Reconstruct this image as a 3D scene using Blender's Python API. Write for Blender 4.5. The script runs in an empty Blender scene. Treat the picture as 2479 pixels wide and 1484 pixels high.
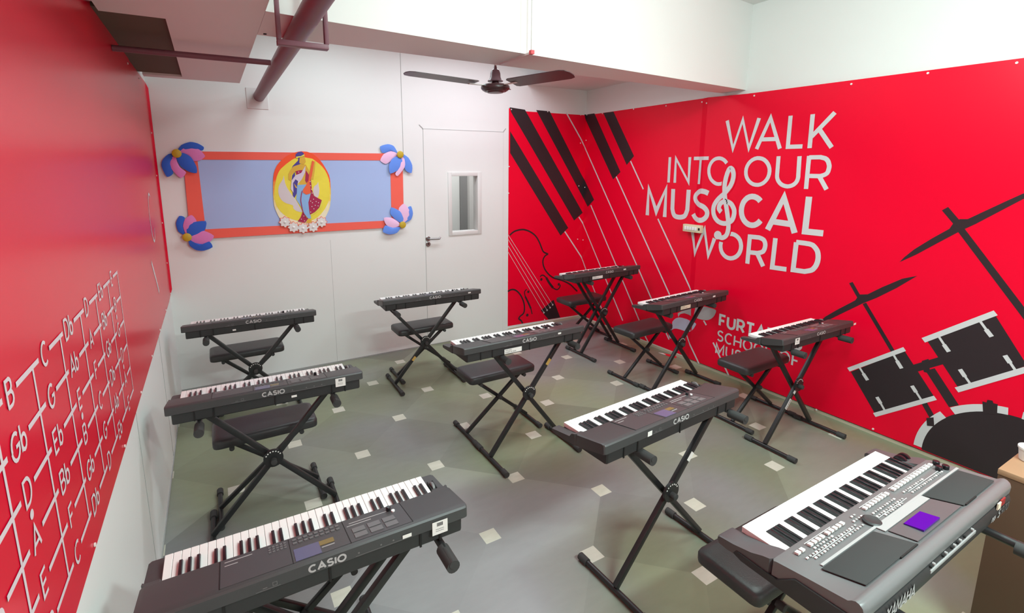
import bpy, bmesh, math
from mathutils import Vector, Matrix
from math import radians, pi, sin, cos

S = bpy.context.scene
COL = S.collection

# ------------------------------------------------------------------ camera
W_ROOM = 4.653            # room width; the far wall is y = 0, the side walls x = 0 and x = W_ROOM
cam_data = bpy.data.cameras.new('camera')
cam = bpy.data.objects.new('camera', cam_data)
COL.objects.link(cam)
cam.location = (0.394, -5.073, 2.0)
cam.rotation_mode = 'XYZ'
_yaw, _pitch, _roll = radians(29.09), radians(-10.19), radians(-0.11)
_f = Vector((sin(_yaw) * cos(_pitch), cos(_yaw) * cos(_pitch), sin(_pitch)))
_r = Vector((cos(_yaw), -sin(_yaw), 0)); _u = _r.cross(_f)
_r2 = cos(_roll) * _r + sin(_roll) * _u; _u2 = -sin(_roll) * _r + cos(_roll) * _u
cam.rotation_euler = Matrix((_r2, _u2, -_f)).transposed().to_euler()
cam_data.sensor_width = 36.0
cam_data.sensor_fit = 'HORIZONTAL'
cam_data.lens = 1195.0 / 2479 * 36.0
cam_data.shift_x = (1239.5 - 1181.2) / 2479
cam_data.shift_y = (623.9 - 742.0) / 2479
cam_data.clip_start = 0.05
S.camera = cam

# ------------------------------------------------------------------ world, lights, exposure
wd = bpy.data.worlds.new('world'); S.world = wd; wd.use_nodes = True
wd.node_tree.nodes['Background'].inputs[0].default_value = (0.9, 0.95, 1, 1)
wd.node_tree.nodes['Background'].inputs[1].default_value = 0.3
S.view_settings.view_transform = 'Standard'
S.view_settings.look = 'None'
S.view_settings.exposure = 0.0
S.view_settings.gamma = 1.0
S.view_settings.use_curve_mapping = False


def area(name, loc, sx, sy, watts, color=(1, .97, .93), rot=(0, 0, 0)):
    l = bpy.data.lights.new(name, 'AREA'); l.shape = 'RECTANGLE'; l.size = sx; l.size_y = sy
    l.energy = watts; l.color = color
    o = bpy.data.objects.new(name, l); o.location = loc; o.rotation_euler = rot; COL.objects.link(o)
    return o


def bulb(name, loc, r, watts, color):
    l = bpy.data.lights.new(name, 'POINT'); l.shadow_soft_size = r; l.energy = watts; l.color = color
    o = bpy.data.objects.new(name, l); o.location = loc; COL.objects.link(o)
    return o


TUBE = (.79, 1.0, .96)           # cool white fluorescent lamps
bulb('ceiling_lamp', (1.95, -3.9, 3.12), .12, 47, TUBE)
bulb('ceiling_lamp', (3.15, -3.9, 3.12), .12, 47, TUBE)
area('unseen_overhead_light', (2.3, -5.65, 2.95), 1.2, .3, 112, TUBE)  # unseen lamp without a fixture, hung low to brighten the far wall
area('unseen_overhead_light', (3.0, -1.05, 3.28), 1.2, .5, 28, (.9, .92, 1))
area('unseen_overhead_light', (1.5, -1.05, 3.28), .9, .5, 19, (.82, .98, 1))  # unseen second recess lamp, added as fill for the far wall
area('corridor_light', (3.2, .75, 2.9), .8, .3, 20, (1, .98, .97))


# ------------------------------------------------------------------ materials
def lin(c):
    return tuple(((x / 255) / 12.92 if x / 255 <= .04045 else ((x / 255 + .055) / 1.055) ** 2.4) for x in c) + (1,)


MATS = {}


def mat(name, rgb, rough=.5, metal=0.0, spec=.5, noise=0.0, nscale=30, bump=0.0, coat=0.0, coat_rough=.1, emit=0):
    if name in MATS:
        return MATS[name]
    m = bpy.data.materials.new(name); m.use_nodes = True
    nt = m.node_tree; b = nt.nodes['Principled BSDF']
    c = lin(rgb)
    b.inputs['Base Color'].default_value = c
    b.inputs['Roughness'].default_value = rough
    b.inputs['Metallic'].default_value = metal
    b.inputs['Specular IOR Level'].default_value = spec
    b.inputs['Coat Weight'].default_value = coat
    b.inputs['Coat Roughness'].default_value = coat_rough
    if emit:
        b.inputs['Emission Color'].default_value = c; b.inputs['Emission Strength'].default_value = emit
    if noise or bump:
        tc = nt.nodes.new('ShaderNodeTexCoord'); n = nt.nodes.new('ShaderNodeTexNoise')
        n.inputs['Scale'].default_value = nscale; n.inputs['Detail'].default_value = 4
        nt.links.new(tc.outputs['Object'], n.inputs['Vector'])
        if noise:
            mx = nt.nodes.new('ShaderNodeMix'); mx.data_type = 'RGBA'
            mx.inputs['A'].default_value = tuple(x * (1 - noise) for x in c[:3]) + (1,)
            mx.inputs['B'].default_value = tuple(min(1, x * (1 + noise)) for x in c[:3]) + (1,)
            nt.links.new(n.outputs['Fac'], mx.inputs['Factor']); nt.links.new(mx.outputs['Result'], b.inputs['Base Color'])
        if bump:
            bp = nt.nodes.new('ShaderNodeBump'); bp.inputs['Strength'].default_value = bump; bp.inputs['Distance'].default_value = .004
            nt.links.new(n.outputs['Fac'], bp.inputs['Height']); nt.links.new(bp.outputs['Normal'], b.inputs['Normal'])
    MATS[name] = m
    return m


def floor_material():
    m = bpy.data.materials.new('vinyl_floor'); m.use_nodes = True
    nt = m.node_tree; N = nt.nodes; L = nt.links; b = N['Principled BSDF']

    def math_(op, a, c=None):
        n = N.new('ShaderNodeMath'); n.operation = op
        for i, v in enumerate((a, c)):
            if v is None: continue
            if isinstance(v, (int, float)): n.inputs[i].default_value = v
            else: L.new(v, n.inputs[i])
        return n.outputs[0]
    tc = N.new('ShaderNodeTexCoord'); sp = N.new('ShaderNodeSeparateXYZ'); L.new(tc.outputs['Object'], sp.inputs[0])
    s = math_('DIVIDE', math_('SUBTRACT', sp.outputs[0], 1.578), .403)
    t = math_('DIVIDE', math_('ADD', sp.outputs[1], 1.448), -.379)
    p = math_('MULTIPLY', math_('ADD', s, t), .5); q = math_('MULTIPLY', math_('SUBTRACT', s, t), .5)
    pr = math_('ROUND', p); qr = math_('ROUND', q)
    ds = math_('ABSOLUTE', math_('SUBTRACT', s, math_('ADD', pr, qr)))
    dt = math_('ABSOLUTE', math_('SUBTRACT', t, math_('SUBTRACT', pr, qr)))
    dot = math_('MULTIPLY', math_('LESS_THAN', ds, .047 / .403), math_('LESS_THAN', dt, .045 / .379))
    cell = N.new('ShaderNodeCombineXYZ'); L.new(math_('FLOOR', p), cell.inputs[0]); L.new(math_('FLOOR', q), cell.inputs[1])
    wn = N.new('ShaderNodeTexWhiteNoise'); L.new(cell.outputs[0], wn.inputs['Vector'])
    big = N.new('ShaderNodeTexNoise'); big.inputs['Scale'].default_value = .55; L.new(tc.outputs['Object'], big.inputs['Vector'])
    fine = N.new('ShaderNodeTexNoise'); fine.inputs['Scale'].default_value = 9; fine.inputs['Detail'].default_value = 6
    st = N.new('ShaderNodeMapping'); st.inputs['Scale'].default_value = (1, 3, 1); L.new(tc.outputs['Object'], st.inputs[0]); L.new(st.outputs[0], fine.inputs['Vector'])
    hue = N.new('ShaderNodeMix'); hue.data_type = 'RGBA'
    hue.inputs['A'].default_value = lin((139, 139, 139)); hue.inputs['B'].default_value = lin((132, 138, 112))
    rr = N.new('ShaderNodeMapRange'); rr.inputs['From Min'].default_value = .42; rr.inputs['From Max'].default_value = .58
    L.new(big.outputs['Fac'], rr.inputs[0]); L.new(rr.outputs[0], hue.inputs['Factor'])
    val = math_('ADD', math_('MULTIPLY', wn.outputs['Value'], .34), math_('ADD', math_('MULTIPLY', fine.outputs['Fac'], .16), .74))
    sc = N.new('ShaderNodeVectorMath'); sc.operation = 'SCALE'; L.new(hue.outputs['Result'], sc.inputs[0]); L.new(val, sc.inputs['Scale'])
    mx = N.new('ShaderNodeMix'); mx.data_type = 'RGBA'; L.new(dot, mx.inputs['Factor']); L.new(sc.outputs[0], mx.inputs['A'])
    dm = N.new('ShaderNodeMix'); dm.data_type = 'RGBA'; dm.inputs['A'].default_value = lin((186, 186, 170)); dm.inputs['B'].default_value = lin((216, 214, 200))
    L.new(fine.outputs['Fac'], dm.inputs['Factor']); L.new(dm.outputs['Result'], mx.inputs['B'])
    L.new(mx.outputs['Result'], b.inputs['Base Color'])
    b.inputs['Roughness'].default_value = .34; b.inputs['Specular IOR Level'].default_value = .5
    return m


WALL = mat('white_wall_panel', (233, 234, 232), .45, noise=.015, nscale=3)
CEIL = mat('white_ceiling', (232, 230, 228), .6)
BAY_SHADE = mat('bay_shade_brown', (92, 80, 62), .8)  # dark tone carries the shade of the unlit soffit bay
JOINT = mat('joint_grey', (168, 168, 166), .8)
GAP = mat('door_gap_grey', (196, 196, 194), .8)
RED = mat('red_vinyl', (240, 0, 46), .36, spec=.25, noise=.05, nscale=1.2, bump=.12)
REDL = mat('red_vinyl_gloss', (222, 0, 46), .27, spec=.5, noise=.05, nscale=1.2)
INK = mat('charcoal_ink', (46, 36, 40), .4, spec=.45)
PRINT = mat('pale_grey_ink', (214, 212, 214), .4, spec=.45)
PRINTP = mat('lilac_grey_ink', (196, 194, 214), .4)
KEYB = mat('keyboard_charcoal', (65, 65, 66), .42, noise=.04, nscale=200)
KEYB_D = mat('keyboard_dark_base', (46, 46, 47), .5)
KEYB_P = mat('keyboard_panel_grey', (72, 71, 73), .38)
SLIT = mat('slit_black', (18, 18, 18), .7)
WKEY = mat('white_key_plastic', (240, 240, 238), .25)
BKEY = mat('black_key_plastic', (24, 23, 28), .28)
LOGO = mat('silver_print', (178, 176, 176), .4)
DIM = mat('dim_print', (112, 110, 110), .5)
LCD = mat('display_blue_grey', (96, 97, 128), .2)
LCDO = mat('display_amber', (128, 112, 70), .2)
LCDP = mat('display_violet_lit', (64, 8, 140), .2, emit=.12)
STEEL = mat('black_powder_coat', (36, 36, 37), .38, spec=.5)
RUBBER = mat('dark_rubber', (58, 58, 58), .75)
VINYL = mat('black_leatherette', (54, 53, 54), .4, bump=.15, nscale=160)
STICK = mat('white_sticker', (236, 234, 230), .5)
CREAM = mat('cream_label', (228, 214, 190), .5)
TEXTK = mat('label_text', (90, 90, 92), .6)
BROWNF = mat('fan_brown', (70, 44, 48), .35)
PIPE = mat('maroon_paint', (122, 78, 90), .45, noise=.08, nscale=8)
CHROME = mat('satin_steel', (150, 150, 150), .28, metal=1)
ALU = mat('white_aluminium', (222, 220, 218), .4)
WOOD = mat('brown_laminate', (88, 64, 48), .5, noise=.08, nscale=6)
WOOD_LIT = mat('brown_top_lit', (168, 130, 100), .5, noise=.06, nscale=10)  # same brown as the sides, with the light on the top in its colour
SILVER = mat('silver_grey_plastic', (108, 108, 109), .36)
SILVERL = mat('bright_silver_strip', (168, 168, 168), .3)
GRILLE = mat('speaker_cloth', (50, 50, 50), .85)


# ------------------------------------------------------------------ mesh helpers
class MB:
    """collects polygons with material slots and links them as ONE mesh object"""
    def __init__(self):
        self.v = []; self.f = []; self.m = []; self.mats = []

    def slot(self, m):
        if m not in self.mats: self.mats.append(m)
        return self.mats.index(m)

    def add(self, verts, faces, m):
        n = len(self.v); k = self.slot(m)
        self.v += [tuple(p) for p in verts]
        for f in faces:
            self.f.append([i + n for i in f]); self.m.append(k)

    def box(self, a, b, m, xf=None):
        (x0, y0, z0), (x1, y1, z1) = a, b
        vs = [(x0, y0, z0), (x1, y0, z0), (x1, y1, z0), (x0, y1, z0), (x0, y0, z1), (x1, y0, z1), (x1, y1, z1), (x0, y1, z1)]
        if xf: vs = [xf(*p) for p in vs]
        self.add(vs, [(0, 3, 2, 1), (4, 5, 6, 7), (0, 1, 5, 4), (1, 2, 6, 5), (2, 3, 7, 6), (3, 0, 4, 7)], m)

    def tube(self, p, q, r, m, n=14, r2=None, caps=True):
        p, q = Vector(p), Vector(q); d = (q - p).normalized()
        a = d.orthogonal().normalized(); c = d.cross(a); r2 = r if r2 is None else r2
        vs = []
        for pt, rad in ((p, r), (q, r2)):
            for i in range(n):
                t = 2 * pi * i / n; vs.append(pt + rad * (cos(t) * a + sin(t) * c))
        fs = [(i, (i + 1) % n, n + (i + 1) % n, n + i) for i in range(n)]
        if caps: fs += [tuple(range(n))[::-1], tuple(range(n, 2 * n))]
        self.add(vs, fs, m)

    def bar(self, p, q, w, h, m, up=(0, 1, 0)):
        """rectangular bar from p to q, w across `up`-normal plane, h along `up`"""
        p, q = Vector(p), Vector(q); d = (q - p).normalized(); u = Vector(up); s = d.cross(u).normalized()
        vs = []
        for pt in (p, q):
            for i, j in ((-1, -1), (1, -1), (1, 1), (-1, 1)): vs.append(pt + s * (i * w / 2) + u * (j * h / 2))
        self.add(vs, [(3, 2, 1, 0), (4, 5, 6, 7)] + [(i, (i + 1) % 4, 4 + (i + 1) % 4, 4 + i) for i in range(4)], m)

    def lathe(self, prof, c, m, n=28, axis='z'):
        vs = []
        for r, z in prof:
            for i in range(n):
                t = 2 * pi * i / n
                o = (r * cos(t), r * sin(t), z)
                if axis == 'y': o = (o[0], o[2], o[1])
                if axis == 'x': o = (o[2], o[0], o[1])
                vs.append((c[0] + o[0], c[1] + o[1], c[2] + o[2]))
        fs = []
        for k in range(len(prof) - 1):
            for i in range(n): fs.append((k * n + i, k * n + (i + 1) % n, (k + 1) * n + (i + 1) % n, (k + 1) * n + i))
        fs += [tuple(range(n))[::-1], tuple(range((len(prof) - 1) * n, len(prof) * n))]
        self.add(vs, fs, m)

    def loft(self, sections, m):
        """sections: rings of 3D points of equal count, closed at both ends"""
        n = len(sections[0]); vs = [p for s in sections for p in s]; fs = []
        for k in range(len(sections) - 1):
            for i in range(n): fs.append((k * n + i, k * n + (i + 1) % n, (k + 1) * n + (i + 1) % n, (k + 1) * n + i))
        fs += [tuple(range(n))[::-1], tuple(range((len(sections) - 1) * n, len(sections) * n))]
        self.add(vs, fs, m)

    def poly(self, pts, m):
        self.add(pts, [tuple(range(len(pts)))], m)

    def slab(self, pts, off, m):
        """flat outline pts (3D) thickened by the vector off"""
        n = len(pts); off = Vector(off); a = [Vector(p) for p in pts]; b = [p + off for p in a]
        self.add(a + b, [tuple(range(n))[::-1], tuple(range(n, 2 * n))] + [(i, (i + 1) % n, n + (i + 1) % n, n + i) for i in range(n)], m)

    def mesh(self, name, bevel=0.0, smooth=35, seg=2, fix=True):
        me = bpy.data.meshes.new(name); me.from_pydata(self.v, [], self.f)
        for mm in self.mats: me.materials.append(mm)
        me.polygons.foreach_set('material_index', self.m)
        bm = bmesh.new(); bm.from_mesh(me)
        if fix: bmesh.ops.recalc_face_normals(bm, faces=bm.faces)
        if bevel:
            es = [e for e in bm.edges if len(e.link_faces) == 2 and e.calc_face_angle(0) > .5]
            bmesh.ops.bevel(bm, geom=es, offset=bevel, segments=seg, profile=.5, affect='EDGES', clamp_overlap=True)
        bm.to_mesh(me); bm.free()
        if smooth:
            me.polygons.foreach_set('use_smooth', [True] * len(me.polygons)); me.set_sharp_from_angle(angle=radians(smooth))
        me.update()
        return me

    def build(self, name, parent=None, loc=None, **k):
        o = bpy.data.objects.new(name, self.mesh(name, **k)); COL.objects.link(o)
        if parent: o.parent = parent
        if loc: o.location = loc
        return o


def tag(o, label=None, cat=None, group=None, kind=None):
    if label: o['label'] = label
    if cat: o['category'] = cat
    if group: o['group'] = group
    if kind: o['kind'] = kind
    return o


def root(name, loc, label, cat, group=None, rz=0.0):
    o = bpy.data.objects.new(name, None); COL.objects.link(o); o.location = loc; o.rotation_euler = (0, 0, rz)
    o.empty_display_size = .1
    return tag(o, label, cat, group)


def linkc(name, me, parent, loc=(0, 0, 0), rot=None):
    o = bpy.data.objects.new(name, me); COL.objects.link(o); o.parent = parent; o.location = loc
    if rot: o.rotation_euler = rot
    return o


def copy_tree(o, parent=None):
    c = o.copy(); COL.objects.link(c)
    if parent: c.parent = parent
    for ch in list(o.children): copy_tree(ch, c)
    return c


# ------------------------------------------------------------------ strokes and lettering
def arc(cx, cy, rx, ry, a0, a1, n=14):
    return [(cx + rx * cos(radians(a0 + (a1 - a0) * i / n)), cy + ry * sin(radians(a0 + (a1 - a0) * i / n))) for i in range(n + 1)]


def glyph(ch):
    """advance width and stroke centre lines of a sans letter in a box of height 1"""
    a = arc
    G = {
        'A': (.78, [[(.02, 0), (.39, 1), (.76, 0)], [(.15, .3), (.63, .3)]]),
        'B': (.64, [[(.05, 0), (.05, 1), (.34, 1)] + a(.34, .76, .22, .24, 90, -90, 8) + [(.05, .52)], [(.34, .52)] + a(.36, .26, .24, .26, 90, -90, 8) + [(.05, 0)]]),
        'C': (.74, [a(.42, .5, .37, .5, 50, 310)]),
        'D': (.74, [[(.05, 0), (.05, 1), (.3, 1)] + a(.3, .5, .39, .5, 90, -90) + [(.05, 0)]]),
        'E': (.58, [[(.54, 1), (.05, 1), (.05, 0), (.54, 0)], [(.05, .52), (.48, .52)]]),
        'F': (.56, [[(.54, 1), (.05, 1), (.05, 0)], [(.05, .5), (.46, .5)]]),
        'G': (.78, [a(.42, .5, .37, .5, 48, 330) + [(.76, .46), (.46, .46)]]),
        'H': (.74, [[(.05, 0), (.05, 1)], [(.69, 0), (.69, 1)], [(.05, .5), (.69, .5)]]),
        'I': (.12, [[(.06, 0), (.06, 1)]]),
        'L': (.54, [[(.05, 1), (.05, 0), (.52, 0)]]),
        'M': (.86, [[(.05, 0), (.05, 1), (.43, .2), (.81, 1), (.81, 0)]]),
        'N': (.76, [[(.05, 0), (.05, 1), (.71, 0), (.71, 1)]]),
        'O': (.86, [a(.43, .5, .39, .5, 0, 360, 24)]),
        'P': (.62, [[(.05, 0), (.05, 1), (.34, 1)] + a(.34, .72, .24, .28, 90, -90, 8) + [(.05, .44)]]),
        'R': (.66, [[(.05, 0), (.05, 1), (.34, 1)] + a(.34, .72, .24, .28, 90, -90, 8) + [(.05, .44)], [(.32, .44), (.62, 0)]]),
        'S': (.62, [a(.32, .76, .25, .25, 30, 250, 10) + a(.31, .26, .27, .26, 80, -150, 10)]),
        'T': (.62, [[(.0, 1), (.62, 1)], [(.31, 1), (.31, 0)]]),
        'U': (.72, [[(.05, 1), (.05, .36)] + a(.36, .36, .31, .36, 180, 360) + [(.67, 1)]]),
        'Y': (.72, [[(.0, 1), (.36, .48), (.72, 1)], [(.36, .48), (.36, 0)]]),
        'b': (.54, [[(.05, 1.05), (.05, 0)], a(.27, .3, .22, .3, 0, 360, 16)]),
        '0': (.7, [a(.35, .5, .3, .5, 0, 360, 20)]),
        '7': (.6, [[(.02, 1), (.58, 1), (.2, 0)]]),
        '9': (.64, [a(.32, .7, .27, .3, 0, 360, 16), [(.59, .7), (.55, .25), (.3, 0)]]),
        '5': (.62, [[(.56, 1), (.1, 1), (.07, .55)] + a(.3, .32, .29, .32, 110, -140, 12)]),
        '-': (.4, [[(.05, .42), (.35, .42)]]),
        ' ': (.34, []),
    }
    return G[ch]


def text_strokes(s, h, sx=1.0, gap=.16):
    """centre lines of a word in metres, origin at the baseline's start, and its length"""
    x = 0; out = []
    for ch in s:
        w, ls = glyph(ch)
        for l in ls: out.append([((x + px * sx) * h, py * h) for px, py in l])
        x += w * sx + gap
    return out, (x - gap) * h


def ribbon(pts, w):
    """quads of a stroke of width w with mitred corners"""
    P = [Vector(p) for p in pts]
    P = [p for i, p in enumerate(P) if i == 0 or (p - P[i - 1]).length > 1e-6]
    n = len(P); closed = n > 3 and (P[0] - P[-1]).length < 1e-5
    if closed: P = P[:-1]; n -= 1
    L, R = [], []
    for i in range(n):
        a = P[i - 1] if (i > 0 or closed) else None
        b = P[(i + 1) % n] if (i < n - 1 or closed) else None
        d1 = (P[i] - a).normalized() if a is not None else None
        d2 = (b - P[i]).normalized() if b is not None else None
        d1 = d1 or d2; d2 = d2 or d1
        n1 = Vector((-d1.y, d1.x)); n2 = Vector((-d2.y, d2.x)); m = n1 + n2
        if m.length < .2: m = n1
        m.normalize(); k = (w / 2) / max(.45, m.dot(n1))
        L.append(P[i] + m * k); R.append(P[i] - m * k)
    rng = range(n) if closed else range(n - 1)
    return [[L[i], R[i], R[(i + 1) % n], L[(i + 1) % n]] for i in rng]


def disc(c, r, n=16):
    return [(c[0] + r * cos(2 * pi * i / n), c[1] + r * sin(2 * pi * i / n)) for i in range(n)]


def print_mesh(name, polys, mapf, m, parent, cuts=(), flip=1):
    """flat printing: polygons in a surface's own (u, v), cut where the surface folds, laid on it by mapf"""
    bm = bmesh.new()
    for k, poly in enumerate(polys):
        vs = [bm.verts.new((p[0], p[1], k % 97)) for p in poly]
        try: bm.faces.new(vs)
        except ValueError: pass
    for c in cuts:
        bmesh.ops.bisect_plane(bm, geom=bm.verts[:] + bm.edges[:] + bm.faces[:], plane_co=(c, 0, 0), plane_no=(1, 0, 0))
    for v in bm.verts:            # overlapping strokes lie a hair apart
        u_, v_, k = v.co
        p = Vector(mapf(u_, v_)); e = 1e-3
        nr = (Vector(mapf(u_ + e, v_)) - p).cross(Vector(mapf(u_, v_ + e)) - p)
        v.co = p + (nr.normalized() * (flip * 8e-6 * k) if nr.length > 0 else Vector())
    bmesh.ops.triangulate(bm, faces=bm.faces[:])
    me = bpy.data.meshes.new(name); bm.to_mesh(me); bm.free(); me.materials.append(m)
    o = bpy.data.objects.new(name, me); COL.objects.link(o)
    if parent: o.parent = parent
    return o


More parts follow.
